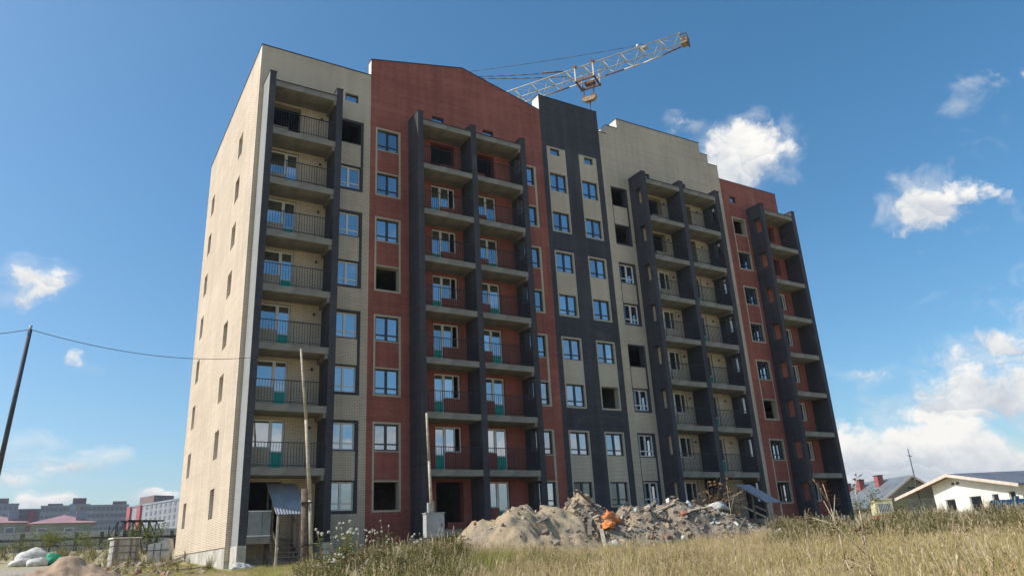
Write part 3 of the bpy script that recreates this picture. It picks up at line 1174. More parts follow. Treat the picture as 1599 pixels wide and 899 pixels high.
# turn that prism into the jib frame
base = P(ts, 0, HZ - 2.95)
for i in range(len(hk.v) - 12, len(hk.v)):
    x, y, z = hk.v[i]
    hk.v[i] = tuple(base + jd * x + jp * y + Vector((0, 0, z)))
hk.tube(P(ts, 0, HZ - 3.3), P(ts, 0, HZ - 3.7), 0.1, 0.06, 8, 'crane_rust')
hk.build('hook_block', tro)
mb = MB()
mb.tube(P(ts, 0, HZ - 3.6), P(ts, 0, 26.2), 0.045, 0.045, 6, 'cable')
mb.build('hook_sling', tro)
# mast
ms = MB()
h0, mw = 0.0, 0.8
zz0 = 0.0
for a in (-mw, mw):
    for b in (-mw, mw):
        ms.tube((a, b, 0), (a, b, HZ - cz + 1.2), 0.09, 0.09, 6, 'crane_paint')
k = 0
z = 0.0
while z < HZ - cz:
    z2 = min(z + 1.9, HZ - cz + 1.0)
    for (ax, ay, bx, by) in ((-mw, -mw, mw, -mw), (mw, -mw, mw, mw), (mw, mw, -mw, mw), (-mw, mw, -mw, -mw)):
        ms.tube((ax, ay, z), (bx, by, z2), 0.04, 0.04, 5, 'crane_paint')
        ms.tube((ax, ay, z2), (bx, by, z2), 0.04, 0.04, 5, 'crane_pale')
    z = z2
ms.build('mast', cr)
mb = MB()
apex = P(0, 0, 45.65)
for a in (-mw, mw):
    for b in (-mw, mw):
        mb.tube((a, b, HZ - cz + 1.1), apex, 0.07, 0.06, 6, 'crane_rust')
mb.build('mast_head', cr)
for nm_, s_, w in (('pendant', 14.3, -HW), ('pendant', 14.3, HW * 0.2), ('pendant', JL - 4.2, -HW)):
    mb = MB()
    b = P(s_, w, HZ + .1)
    pts = [apex.lerp(b, i / 12) - Vector((0, 0, 0.25 * 4 * (i / 12) * (1 - i / 12))) for i in range(13)]
    rr = 0.04 if s_ < 16 else 0.022
    mb.path(pts, rr, 5, 'cable')
    if s_ < 16 and w < 0:
        mb.tube(apex.lerp(b, 0.86), b, 0.07, 0.07, 6, 'crane_rust')
    mb.build(nm_, cr, True)
mb = MB()
mb.box(-2.6, 2.6, -2.6, 2.6, -0.3, 0.9, 'grey_concrete')
mb.build('ballast', cr)
# ------------------------------------------------------------------ heaps


def fbm(x, y, z, o=4, h=0.55):
    return sum((h ** i) * mnoise.noise((x * 2 ** i, y * 2 ** i, z + i * 7.3)) for i in range(o))


def heap(name, blobs, x0, x1, y0, y1, step, rough, ridge=0.0):
    """heightfield heap: the highest of several cones plus clods, kept as one closed skin sunk in the ground"""
    xs, ys = np.arange(x0, x1, step), np.arange(y0, y1, step)

    def hgt(x, y):
        g = ground_z(x, y)
        h = -0.5
        for (bx, by, top, rx, ry, pw) in blobs:
            d = math.hypot((x - bx) / rx, (y - by) / ry)
            d += 0.16 * mnoise.noise((x * 0.8, y * 0.8, bx))
            h = max(h, (top - g) * (1 - max(0, d) ** pw) if d < 1.3 else -0.5)
        if h > -0.4:
            h += rough * fbm(x * 1.1, y * 1.1, 5.0, 5, 0.62) * min(1, max(0.15, (h + .4)))
            h += rough * 0.5 * abs(mnoise.noise((x * 3.1, y * 3.1, 9.0))) + rough * 0.7 * abs(mnoise.noise((x * 1.5 + 4, y * 1.5, 2.0)))
        return g + max(h, -0.4)
    v = [(x, y, hgt(x, y)) for y in ys for x in xs]
    n = len(xs)
    f = [(j * n + i, j * n + i + 1, (j + 1) * n + i + 1, (j + 1) * n + i) for j in range(len(ys) - 1) for i in range(n - 1)
         if max(v[q][2] - ground_z(v[q][0], v[q][1]) for q in (j * n + i, (j + 1) * n + i + 1)) > -0.39]
    me = bpy.data.meshes.new(name)
    me.from_pydata(v, [], f)
    me.polygons.foreach_set('use_smooth', [True] * len(f))
    return me, hgt


m, t, p, out = new_mat('rubble_soil')
co = t.n('ShaderNodeTexCoord').outputs['Object']
s3 = t.n('ShaderNodeSeparateXYZ')
t.l(co, s3.inputs[0])
n1 = t.noise(co, 1.1, 7, 0.68)
n2 = t.noise(co, 9.0, 6, 0.72)
xx = t.m('ADD', s3.outputs[0], t.m('MULTIPLY', t.m('SUBTRACT', n1.outputs[0], 0.5), 5.0))
c = t.mix(t.step(xx, 17.0, 21.0), (0.40, 0.305, 0.185), (0.235, 0.19, 0.14))
c = t.mix(t.step(n1.outputs[0], 0.40, 0.62), c, (0.30, 0.245, 0.17))
c = t.mix(t.step(n2.outputs[0], 0.52, 0.70, 0, 0.75), c, (0.105, 0.088, 0.07))
c = t.mix(t.step(t.noise(co, 17.0, 3).outputs[0], 0.62, 0.70, 0, 0.8), c, (0.42, 0.39, 0.34))
t.l(c, p.inputs['Base Color'])
p.inputs['Roughness'].default_value = 0.95
bp = t.n('ShaderNodeBump')
bp.inputs['Strength'].default_value = 0.9
bp.inputs['Distance'].default_value = 0.06
t.l(n2.outputs[0], bp.inputs['Height'])
t.l(bp.outputs[0], p.inputs['Normal'])

BL = [(14.75, 24.6, 1.62, 2.9, 2.9, 1.12), (15.5, 24.9, 1.55, 2.6, 2.8, 1.15), (16.4, 24.8, 1.60, 2.5, 2.7, 1.15), (18.5, 25.4, 2.16, 2.5, 3.0, 1.08), (17.6, 25.3, 1.45, 2.6, 2.6, 1.2), (13.6, 24.2, 0.62, 1.7, 2.0, 1.2),
      (20.4, 24.3, 1.42, 2.4, 2.4, 1.5), (22.3, 24.2, 1.60, 2.6, 2.5, 1.6), (23.9, 24.2, 1.38, 2.4, 2.4, 1.5), (25.6, 24.1, 0.75, 2.3, 2.2, 1.4)]
me, hp = heap('rubble_heap', BL, 11.2, 29.0, 20.6, 29.2, 0.09, 0.22)
me.materials.append(MATS['rubble_soil'])
pile = link('rubble_heap', me)
tag(pile, 'long heap of sandy soil and building rubble in the dry grass', 'rubble heap')

# loose rubble on it: too many and too small to count
m, t, p, out = new_mat('rubble_bits')
at_ = t.n('ShaderNodeAttribute', attribute_name='tone')
cr_ = t.n('ShaderNodeValToRGB')
cr_.color_ramp.interpolation = 'CONSTANT'
stops = [(0.0, (0.30, 0.24, 0.165)), (0.3, (0.22, 0.185, 0.145)), (0.5, (0.40, 0.345, 0.265)), (0.60, (0.17, 0.13, 0.10)), (0.82, (0.52, 0.50, 0.46)), (0.86, (0.33, 0.15, 0.10)), (0.92, (0.06, 0.06, 0.065)), (0.97, (0.45, 0.55, 0.52))]
for i, (q, cc) in enumerate(stops):
    e_ = cr_.color_ramp.elements[0] if i == 0 else (cr_.color_ramp.elements[1] if i == 1 else cr_.color_ramp.elements.new(q))
    e_.position = q
    e_.color = (*cc, 1)
t.l(at_.outputs['Fac'], cr_.inputs[0])
t.l(cr_.outputs[0], p.inputs['Base Color'])
p.inputs['Roughness'].default_value = 0.85


def bits(name, spots, parent=None):
    """irregular lumps and flakes: (point, size, flatness, tone)"""
    V, F, T = [], [], []
    cube = [(-1, -1, -1), (1, -1, -1), (1, 1, -1), (-1, 1, -1), (-1, -1, 1), (1, -1, 1), (1, 1, 1), (-1, 1, 1)]
    fc = ((0, 3, 2, 1), (4, 5, 6, 7), (0, 1, 5, 4), (1, 2, 6, 5), (2, 3, 7, 6), (3, 0, 4, 7))
    for (pt, sz, flat, el_, tone) in spots:
        R = Euler((random.uniform(-.9, .9), random.uniform(-.9, .9), random.uniform(0, 6.3))).to_matrix()
        i = len(V)
        for c_ in cube:
            q = Vector((c_[0] * sz * el_ * random.uniform(.55, 1), c_[1] * sz * random.uniform(.5, 1), c_[2] * sz * flat * random.uniform(.5, 1)))
            V.append(tuple(Vector(pt) + R @ q))
        for q in fc:
            F.append(tuple(i + a for a in q))
            T.append(tone)
    me = bpy.data.meshes.new(name)
    me.from_pydata(V, [], F)
    at = me.attributes.new('tone', 'FLOAT', 'FACE')
    at.data.foreach_set('value', T)
    me.materials.append(MATS['rubble_bits'])
    o = link(name, me, parent)
    return tag(o, kind='stuff')


spots = []
for i in range(5200):
    x = random.uniform(12.2, 28.0)
    y = random.gauss(23.9, 1.5)
    h = hp(x, y) - ground_z(x, y)
    if h < 0.12:
        continue
    if x < 17.2 and random.random() < 0.88:      # the left end is mostly plain sand
        continue
    sz = min(0.15, 0.014 + random.expovariate(1 / 0.021)) if random.random() < .985 else random.uniform(.09, .15)
    right = x > 19.5
    tone = random.random() if right else random.choice((random.uniform(0, .6), random.random()))
    if x > 22.5 and random.random() < 0.2:
        tone = random.choice((0.83, 0.98, 0.55, 0.83))
    spots.append(((x, y, hp(x, y) + sz * 0.25), sz, random.choice((.3, .5, .8)), random.choice((1, 1, 1.5, 2.6)) if sz < .09 else 1.2, tone))
bits('loose_rubble', spots, pile)


def blob_bag(name, size, mat, seed, loc, rz, label, cat, sub=3, amp=0.32):
    bm = bmesh.new()
    bmesh.ops.create_icosphere(bm, subdivisions=sub, radius=1)
    for v_ in bm.verts:
        n_ = 1 + amp * fbm(v_.co.x * 1.5, v_.co.y * 1.5, seed + v_.co.z * 1.5, 4) + 0.22 * amp * abs(mnoise.noise((v_.co.x * 4, v_.co.y * 4, v_.co.z * 4 + seed)))
        v_.co = Vector((v_.co.x * size[0] * n_, v_.co.y * size[1] * n_, max(-0.5, v_.co.z) * size[2] * n_))
    me = bpy.data.meshes.new(name)
    bm.to_mesh(me)
    bm.free()
    me.polygons.foreach_set('use_smooth', [True] * len(me.polygons))
    me.materials.append(MATS[mat])
    o = link(name, me, None, loc, (0, 0, rz))
    return tag(o, label, cat)


def on_heap(x, y, dz=0.1):
    return (x, y, hp(x, y) + dz)


blob_bag('sack', (0.36, 0.24, 0.28), 'orange_plastic', 3.0, on_heap(18.72, 23.95, 0.08), 0.4, 'bright orange plastic sack lying highest in the dip of the rubble heap', 'sack', amp=1.0)
blob_bag('sack', (0.24, 0.2, 0.17), 'orange_plastic', 8.0, on_heap(18.2, 23.35, 0.08), 0.2, 'smaller orange plastic scrap just below the bright orange sack', 'sack', amp=1.0)
blob_bag('sack', (0.28, 0.25, 0.3), 'white_sack', 5.0, on_heap(17.75, 22.6, 0.12), 0.9, 'white plastic sack below the orange sack in the rubble', 'sack')
blob_bag('sack', (0.55, 0.42, 0.2), 'white_sack', 35.0, on_heap(24.6, 24.0, 0.08), 0.3, 'flattened white plastic film on the right shoulder of the rubble heap', 'sack', amp=0.6)
blob_bag('sack', (0.3, 0.22, 0.3), 'white_sack', 45.0, on_heap(23.2, 24.2, 0.12), 0.3, 'crumpled white sack at the middle of the right crest', 'sack', amp=0.5)
PL = [((17.2, 23.2), 1.7, 0.9, 0.5, 'old_wood', 'weathered plank leaning up in the dip left of the orange sack'),
      ((17.75, 23.9), 2.1, 0.75, 0.42, 'old_wood', 'long brown plank on the slope behind the orange sack'),
      ((17.4, 22.7), 1.3, 1.0, 0.55, 'pale_wood', 'short pale plank low in the dip beside the white sack'),
      ((19.3, 24.7), 1.5, -0.5, -0.35, 'pale_wood', 'pale plank on the right flank of the tall sand peak'),
      ((18.2, 24.6), 1.4, 0.3, -0.5, 'old_wood', 'brown board near the top of the tall sand peak'),
      ((22.9, 23.2), 1.6, 0.2, 0.1, 'pale_wood', 'pale plank lying across the front of the right rubble crest'),
      ((20.6, 23.6), 1.5, 0.55, 0.3, 'old_wood', 'dark board poking out of the heap right of the orange sack'),
      ((21.5, 24.0), 1.2, -0.7, 0.35, 'pale_wood', 'short pale slat standing up behind the dark board on the crest'),
      ((23.8, 23.9), 1.9, 0.35, -0.2, 'old_wood', 'long dark board on top of the right crest of the heap'),
      ((15.4, 23.6), 1.0, 0.6, 0.2, 'old_wood', 'short brown board half buried in the sandy left mound'),
      ((25.3, 23.6), 1.8, -0.2, -0.25, 'old_wood', 'brown plank at the right foot of the rubble heap')]
for (x, y), ln, az, el_, mt, lab in PL:
    mb = MB()
    mb.box(-ln / 2, ln / 2, -0.07, 0.07, -0.022, 0.022, mt)
    o = mb.build('plank', None, False, on_heap(x, y, 0.12 + abs(el_) * .3))
    o.rotation_euler = Euler((0.2, -el_, az))
    tag(o, lab, 'plank', 'planks in the rubble heap')

# sand heap on the left
m, t, p, out = new_mat('sand')
co = t.n('ShaderNodeTexCoord').outputs['Object']
n1 = t.noise(co, 3.0, 8, 0.7)
t.l(t.mix(t.step(n1.outputs[0], 0.3, 0.7), (0.30, 0.20, 0.125), (0.44, 0.32, 0.215)), p.inputs['Base Color'])
p.inputs['Roughness'].default_value = 0.95
bp = t.n('ShaderNodeBump')
bp.inputs['Strength'].default_value = 0.8
bp.inputs['Distance'].default_value = 0.04
t.l(t.noise(co, 22, 5).outputs[0], bp.inputs['Height'])
t.l(bp.outputs[0], p.inputs['Normal'])
sx, sy = 0.72, 30.0
me, hs = heap('sand_heap', [(sx, sy, 0.66, 1.5, 1.6, 1.0), (sx - 0.6, sy - .3, 0.30, 1.2, 1.3, 1.2), (sx + .6, sy - .3, 0.36, 1.2, 1.3, 1.1)], sx - 4, sx + 4, sy - 3.6, sy + 3.2, 0.07, 0.12)
me.materials.append(MATS['sand'])
tag(link('sand_heap', me), 'cone of brown sand in the lower left corner', 'sand heap')

# ------------------------------------------------------------------ things left of the block
def gp(u, v, r):
    """ground point in the direction of a pixel at a distance"""
    q = at_r(u, v, r)
    return Vector((q.x, q.y, ground_z(q.x, q.y)))


for (u, r, size, mt, lab) in ((52, 51, (.9, .65, .62), 'white_sack', 'large bulging white bulk bag behind the sand heap'),
                              (34, 50, (.6, .5, .3), 'white_sack', 'flat pile of white sheeting at the left foot of the bulk bag'),
                              (58, 49.5, (.5, .4, .32), 'white_sack', 'small white sack in front of the large bulk bag')):
    q = gp(u, 880, r)
    blob_bag('bulk_bag', size, mt, u * 1.0, q + Vector((0, 0, size[2] * .42)), 0.3, lab, 'sack', amp=0.22)
q = gp(81, 880, 50)
blob_bag('sack', (.42, .35, .42), 'green_sack', 4.0, q + Vector((0, 0, .22)), 0.1, 'green sack beside the white bulk bag', 'sack')

# stacked formwork panels
q = gp(191, 880, 47)
q.z -= 0.12
fw = empty('formwork_stack', q, math.radians(8))
fw.scale = (0.72, 0.8, 0.86)
tag(fw, 'grey weathered stack of wooden formwork panels left of the end wall', 'formwork')
ph = 0.40
pm_ = MB()
pm_.box(-0.88, 0.88, -0.6, 0.6, 0.03, ph - .03, 'grey_concrete')
pm_ = pm_.mesh('panel')
bt_ = MB()
bt_.box(-0.9, 0.9, -0.64, -0.601, ph - .03, ph + .03, 'old_wood')
bt_ = bt_.mesh('batten')
for i in range(4):
    po_ = link('panel', pm_, fw, (random.uniform(-.02, .02), 0, i * ph))
    link('batten', bt_, po_)
for x in (-0.62, 0.3, 0.72):
    mb = MB()
    mb.box(x - .055, x + .055, -0.69, -0.645, -0.1, 4 * ph, 'old_wood')
    mb.build('upright', fw)
mb = MB()
mb.box(-1.0, 1.0, -0.7, 0.7, 4 * ph + .035, 4 * ph + .1, 'white_render')
mb.build('lid', fw)

# tipped steel trough
q = gp(250, 880, 46.5)
sk = empty('steel_trough', q, math.radians(-20))
sk.scale = (0.7, 0.85, 0.95)
tag(sk, 'pale dented steel mortar trough tipped up beside the end wall', 'trough')
mb = MB()
prof = [(-0.85, 0.0), (0.55, -0.05), (0.75, 0.75), (0.62, 1.25), (-0.15, 1.05), (-0.85, 0.95)]
for y0_, y1_ in ((-0.5, -0.46), (0.46, 0.5)):
    mb.prism(prof, y0_, y1_, 'grey_paint')
for a in range(len(prof)):
    b = (a + 1) % len(prof)
    if a == 3:
        continue
    p0, p1 = Vector((prof[a][0], 0, prof[a][1])), Vector((prof[b][0], 0, prof[b][1]))
    d = p1 - p0
    mb.obox((p0 + p1) / 2, (d.length, 0.92, 0.03), Euler((0, -math.atan2(d.z, d.x), 0)), 'grey_paint')
mb.build('shell', sk)
for x in (-0.4, 0.1):
    mb = MB()
    mb.box(x - .02, x + .02, -0.54, -0.503, 0.02, 1.0, 'pole_steel')
    mb.build('rib', sk)
mb = MB()
mb.box(-0.84, 0.7, -0.545, -0.503, 0.62, 0.66, 'pole_steel')
mb.build('rib', sk)

# scattered boards and lumps at the foot of the end wall
DB = [(258, 878, 40, 1.9, -0.6, 0.12, 'pale_wood', 'long pale board sloping against the plinth of the end wall'),
      (240, 880, 42, 1.4, 0.5, 0.05, 'pale_wood', 'short pale board on the ground before the steel trough'),
      (268, 876, 39.5, 1.6, -0.9, 0.25, 'old_wood', 'brown board leaning on the corner of the plinth'),
      (228, 884, 40, 1.2, 0.2, 0.03, 'pale_wood', 'pale board lying left of the leaning boards'),
      (290, 888, 36.5, 1.8, 0.1, 0.04, 'old_wood', 'grey board lying in the weeds along the plinth'),
      (205, 886, 40, 1.0, -0.3, 0.04, 'pale_wood', 'small pale board in the weeds before the formwork stack')]
for (u, v, r, ln, az, el_, mt, lab) in DB:
    q = gp(u, v, r)
    mb = MB()
    mb.box(-ln / 2, ln / 2, -0.08, 0.08, -0.025, 0.025, mt)
    o = mb.build('board', None, False, q + Vector((0, 0, 0.06 + ln * .5 * math.sin(abs(el_)))))
    o.rotation_euler = Euler((0.1, -el_, az))
    tag(o, lab, 'board', 'boards lying by the end wall')
spots = []
for i in range(420):
    u = random.uniform(150, 345)
    r = random.uniform(31, 45)
    q = gp(u, 885, r)
    if q.x > X0 - .3 and q.y > 33.3:
        continue
    sz = min(.16, 0.02 + random.expovariate(1 / 0.035))
    spots.append((tuple(q + Vector((0, 0, sz * .2))), sz, random.choice((.3, .5, .8)), random.choice((1, 1.4, 2.4)), random.choice((0.1, 0.4, 0.55, 0.8, 0.7, 0.87))))
bits('site_rubble', spots).__setitem__('label', 'scattered lumps of building rubble along the end wall')
blob_bag('sack', (.4, .3, .22), 'white_sack', 61, gp(375, 890, 32.2) + Vector((0, 0, .1)), .2, 'white plastic rubbish lying at the foot of the corner balcony', 'sack', amp=.6)

# pipe barrier and concrete fence across the back of the yard
fa, fb = at_r(-60, 850, 78), at_r(300, 850, 84)
bar = empty('pipe_barrier', (fa.x, fa.y, ground_z(fa.x, fa.y)))
tag(bar, 'dark steel pipe barrier with posts across the yard on the left', 'barrier')
off = Vector(bar.location)
n = 9
mb1 = [fa.lerp(fb, i / n) for i in range(n + 1)]
gzs = [ground_z(q.x, q.y) for q in mb1]
lift = 0.0
for i, q in enumerate(mb1):
    mb = MB()
    mb.box(q.x - .16 - off.x, q.x + .16 - off.x, q.y - .16 - off.y, q.y + .16 - off.y, gzs[i] - .4 - off.z, gzs[i] + 1.55 - off.z, 'pole_steel')
    mb.build('post', bar)
for zz in (1.0, 0.45):
    mb = MB()
    for i in range(n):
        mb.tube(Vector((mb1[i].x, mb1[i].y, gzs[i] + zz)) - off, Vector((mb1[i + 1].x, mb1[i + 1].y, gzs[i + 1] + zz)) - off, 0.12 if zz > .9 else 0.06, None, 6, 'pole_steel')
    mb.build('rail', bar)
ca, cb_ = at_r(-80, 845, 96), at_r(310, 845, 100)
cf = empty('concrete_fence', (ca.x, ca.y, ground_z(ca.x, ca.y)))
tag(cf, 'long pale concrete panel fence behind the pipe barrier', 'fence')
off = Vector(cf.location)
n = 13
d = (cb_ - ca)
d.z = 0
az = math.atan2(d.y, d.x)
seg = d.length / n
pm_ = MB()
pm_.box(0.03, seg - .03, -0.08, 0.08, -0.6, 2.1, 'far_pale')
for k in range(1, 4):
    pm_.box(0.1, seg - .1, -0.11, -0.085, -.3 + k * .6, -.3 + k * .6 + .42, 'far_pale')
pm_ = pm_.mesh('panel')
for i in range(n):
    q = ca.lerp(cb_, i / n)
    link('panel', pm_, cf, (q.x - off.x, q.y - off.y, ground_z(q.x, q.y) - off.z), (0, 0, az))

# steel lattice trestle section lying on the barrier line
ta, tb = at_r(174, 838, 70), at_r(248, 838, 72)
tz = ray(210, 838)
tz = tz[2] / math.hypot(tz[0], tz[1]) * 71
trs = empty('lattice_truss', (ta.x, ta.y, tz))
tag(trs, 'dark steel lattice truss raised on legs left of the end wall', 'truss')
d = tb - ta
d.z = 0
L_ = d.length
trs.rotation_euler = (0, 0, math.atan2(d.y, d.x))
for (nm_, z_, a_, b_) in (('bottom_chord', 0.0, -2.0, L_ + 2.2), ('top_chord', 1.25, 0.9, L_)):
    for y_ in (-.5, .5):
        mb = MB()
        mb.box(a_, b_, y_ - .06, y_ + .06, z_ - .06, z_ + .06, 'black_steel')
        mb.build(nm_, trs)
xs_ = np.linspace(0, L_, 7)
for i in range(6):
    for y_ in (-.5, .5):
        mb = MB()
        zt0, zt1 = (0.9 if i == 0 else 1.25), 1.25
        mb.tube((xs_[i], y_, 0), (xs_[i], y_, zt0), 0.045, None, 5, 'black_steel')
        a, b = ((xs_[i], y_, 0.05), (xs_[i + 1], y_, zt1)) if i < 3 else ((xs_[i], y_, zt1), (xs_[i + 1], y_, 0.05))
        mb.tube(a, b, 0.04, None, 5, 'black_steel')
        mb.build('brace', trs)
gz_ = ground_z(ta.x, ta.y)
for x in (1.0, L_ * .5, L_ - .5, L_ + 1.8):
    mb = MB()
    for y_ in (-.5, .5):
        mb.box(x - .1, x + .1, y_ - .1, y_ + .1, gz_ - tz - .5, -.095, 'black_steel')
    mb.build('leg', trs)

# ------------------------------------------------------------------ houses and far blocks


def gable_house(name, loc, rz, w, d, eave, ridge, wallm, roofm, label, over=0.6, fas='fascia', base=-1.0, chim=(), wins=(), plinth=None, left=None):
    """gable faces local -y, ridge along local y"""
    h = empty(name, loc, rz)
    tag(h, label, 'house')
    mb = MB()
    holes_ = [(a, b, c, e_) for (a, b, c, e_) in wins]
    lx = -w / 2 if left is None else left
    wall_grid(mb, lx, w / 2, base, eave, holes_, [(-w / 2 - 1, w / 2 + 1, base - 1, plinth, 'grey_concrete')] if plinth else [], wallm, lambda u, z, dd: (u, dd, z), 0.25)
    zl = ridge - (ridge - eave) / (w / 2) * abs(lx)
    mb.quad([(lx, 0, eave), (w / 2, 0, eave), (0, 0, ridge)] + ([(lx, 0, zl)] if left is not None else []), wallm)
    mb.quad([(lx, d, eave), (lx, d, zl), (0, d, ridge), (w / 2, d, eave)], wallm)
    mb.quad([(lx, 0.002, base), (lx, 0.002, zl), (lx, d, zl), (lx, d, base)], wallm)
    mb.quad([(w / 2, 0.002, base), (w / 2, d, base), (w / 2, d, eave), (w / 2, 0.002, eave)], wallm)
    mb.quad([(lx, d, base), (lx, d, eave), (w / 2, d, eave), (w / 2, d, base)], wallm)
    mb.build('wall', h)
    for (a, b, c, e_) in wins:
        f = MB()
        f.box(a, b, 0.12, 0.17, c, c + .07, 'grey_paint'); f.box(a, b, 0.12, 0.17, e_ - .07, e_, 'grey_paint')
        f.box(a, a + .07, 0.12, 0.17, c + .07, e_ - .07, 'grey_paint'); f.box(b - .07, b, 0.12, 0.17, c + .07, e_ - .07, 'grey_paint')
        fo = f.build('window', h)
        g = MB()
        g.box(a + .066, b - .066, 0.14, 0.15, c + .066, e_ - .066, 'old_glass')
        g.build('pane', fo)
    sl = (ridge - eave) / (w / 2)
    for s_ in (-1, 1):
        mb = MB()
        xe = s_ * (w / 2 + over)
        ze = eave - sl * over
        pr = [(0, ridge + .02), (xe, ze + .02), (xe, ze + .14), (0, ridge + .15)]
        if s_ > 0:
            pr = pr
        else:
            pr = pr[::-1]
        mb.prism(pr, -over, d + over, roofm)
        ro = mb.build('roof', h)
        mb = MB()
        pr = [(0.0, ridge - .16), (xe, ze - .16), (xe, ze + .15), (0.0, ridge + .16)]
        mb.prism(pr if s_ > 0 else pr[::-1], -over - .06, -over - .004, fas)
        mb.build('bargeboard', ro)
        mb = MB()
        pr = [(s_ * .02, ridge - .02 - .02 * sl), (xe, ze - .02), (xe, ze + .015), (s_ * .02, ridge + .015 - .02 * sl)]
        mb.prism(pr if s_ > 0 else pr[::-1], -over, -0.003, 'soffit_wood')
        mb.build('soffit', ro)
        for (cs, cx_, cy_, ch) in chim:
            if cs == s_:
                c_ = MB()
                zc = ridge - sl * abs(cx_)
                c_.box(cx_ - .45, cx_ + .45, cy_ - .45, cy_ + .45, zc - .6, zc + ch, 'chimney_red')
                c_.box(cx_ - .52, cx_ + .52, cy_ - .52, cy_ + .52, zc + ch + .003, zc + ch + .12, 'pole_steel')
                c_.build('chimney', ro)
    return h


# white house: its gable's corners on the photo's rays
pk, crr, cl = at_r(1490, 745, 95.0), at_r(1594, 762, 88.3), at_r(1443, 775, 97.4)
hd = Vector((crr.x - pk.x, crr.y - pk.y, 0))
hwid = hd.length
az = math.atan2(hd.y, hd.x)
lft = (Vector((cl.x - pk.x, cl.y - pk.y, 0))).dot(hd.normalized())
hz = ground_z(pk.x, pk.y)
hw = gable_house('white_house', (pk.x, pk.y, hz), az, 2 * hwid, 15, 3.75 - hz, 5.4 - hz, 'white_render', 'slate_roof',
                 'white rendered single storey house with low dark gable roof on the right', over=0.95, plinth=0.35, left=lft,
                 wins=((lft + 1.65, lft + 3.2, 0.8, 2.1), (lft + 5.4, lft + 7.1, 0.6, 2.15), (lft + 8.6, lft + 9.5, 0.0, 2.15), (lft + 10.9, lft + 11.75, 0.85, 2.25)))
for x in (-0.45, 0.3):
    mb = MB()
    mb.box(x - .22, x + .22, -0.03, -0.004, 4.4 - hz, 4.65 - hz, 'dark_plastic')
    mb.build('vent', hw)
q = at_r(1425, 770, 125)
hz = ground_z(q.x, q.y)
hg = gable_house('grey_roof_house', (q.x, q.y, hz), math.radians(-20), 13.0, 22, 2.6, 6.4, 'olive_wall', 'steel_roof',
                 'olive house with grey metal roof and red chimneys behind the white house', over=0.7,
                 chim=((-1, -1.6, 4.6, 1.5), (-1, -2.0, 8.6, 1.5), (-1, -2.4, 11.5, 1.4)), wins=((-.7, .7, 0.9, 2.2),))
mb = MB()
mb.box(-.6, .6, -0.04, -0.004, 3.6, 4.9, 'dark_plastic')
mb.build('attic_window', hg)

# barred booth
q = gp(1379, 800, 88)
bo = empty('watch_booth', q, math.radians(-38))
bo.scale = (0.9,) * 3
tag(bo, 'yellow and orange booth with a white barred window before the grey-roofed house', 'booth')
mb = MB()
mb.box(-0.95, 0.95, -0.8, 0.8, 0.25, 0.95, 'red_paint')
mb.build('lower_body', bo)
mb = MB()
wall_grid(mb, -0.95, 0.95, 0.952, 2.55, [(-0.65, 0.7, 1.25, 2.15)], [], 'yellow_paint', lambda u, z, dd: (u, -0.8 + dd, z), 0.1)
mb.quad([(-0.95, -0.8, .952), (-0.95, -0.8, 2.55), (-0.95, 0.8, 2.55), (-0.95, 0.8, .952)], 'yellow_paint')
mb.quad([(0.95, -0.8, .952), (0.95, 0.8, .952), (0.95, 0.8, 2.55), (0.95, -0.8, 2.55)], 'yellow_paint')
mb.quad([(-0.95, 0.8, .952), (-0.95, 0.8, 2.55), (0.95, 0.8, 2.55), (0.95, 0.8, .952)], 'yellow_paint')
mb.box(-1.0, 1.0, -0.86, 0.86, 2.553, 2.65, 'yellow_paint')
mb.build('upper_body', bo)
mb = MB()
mb.box(-0.65, 0.7, -0.72, -0.71, 1.25, 2.15, 'old_glass')
wo_ = mb.build('pane', bo)
mb = MB()
for i in range(8):
    x = -0.6 + i * 0.18
    mb.box(x - .03, x + .03, -0.83, -0.805, 1.2, 2.2, 'white_plastic')
for z in (1.2, 2.17):
    mb.box(-0.68, 0.72, -0.83, -0.806, z - .03, z, 'white_plastic')
mb.build('window_bars', bo)
for x in (-.7, .7):
    mb = MB()
    mb.box(x - .12, x + .12, -.6, .6, -.3, .248, 'grey_concrete')
    mb.build('skid', bo)
# blue tank among the weeds
q = gp(1588, 805, 70)
bt2 = empty('water_tank', q, math.radians(-30))
tag(bt2, 'blue steel tank half hidden in the weeds before the white house', 'tank')
mb = MB()
mb.tube((-1.6, 0, .75), (1.6, 0, .75), 0.55, 0.55, 20, 'blue_paint')
mb.build('shell', bt2, False)
for x in (-1.0, 1.0):
    mb = MB()
    mb.box(x - .08, x + .08, -.5, .5, -.2, .4, 'pole_steel')
    mb.build('saddle', bt2)
mb = MB()
mb.tube((0.3, 0, 1.28), (0.3, 0, 1.5), 0.22, 0.22, 12, 'blue_paint')
mb.build('hatch', bt2)
q = at_r(1432, 760, 100)
mb = MB()
hz = ground_z(q.x, q.y)
mb.tube((0, 0, -.5), (-0.1, 0, 8.2), 0.1, 0.05, 8, 'pole_steel')
mb.tube((-.5, 0, 7.4), (.4, 0, 7.3), 0.04, 0.04, 6, 'pole_steel')
tag(mb.build('lamp_mast', None, True, (q.x, q.y, hz)), 'thin dark mast rising behind the roof of the white house', 'mast')

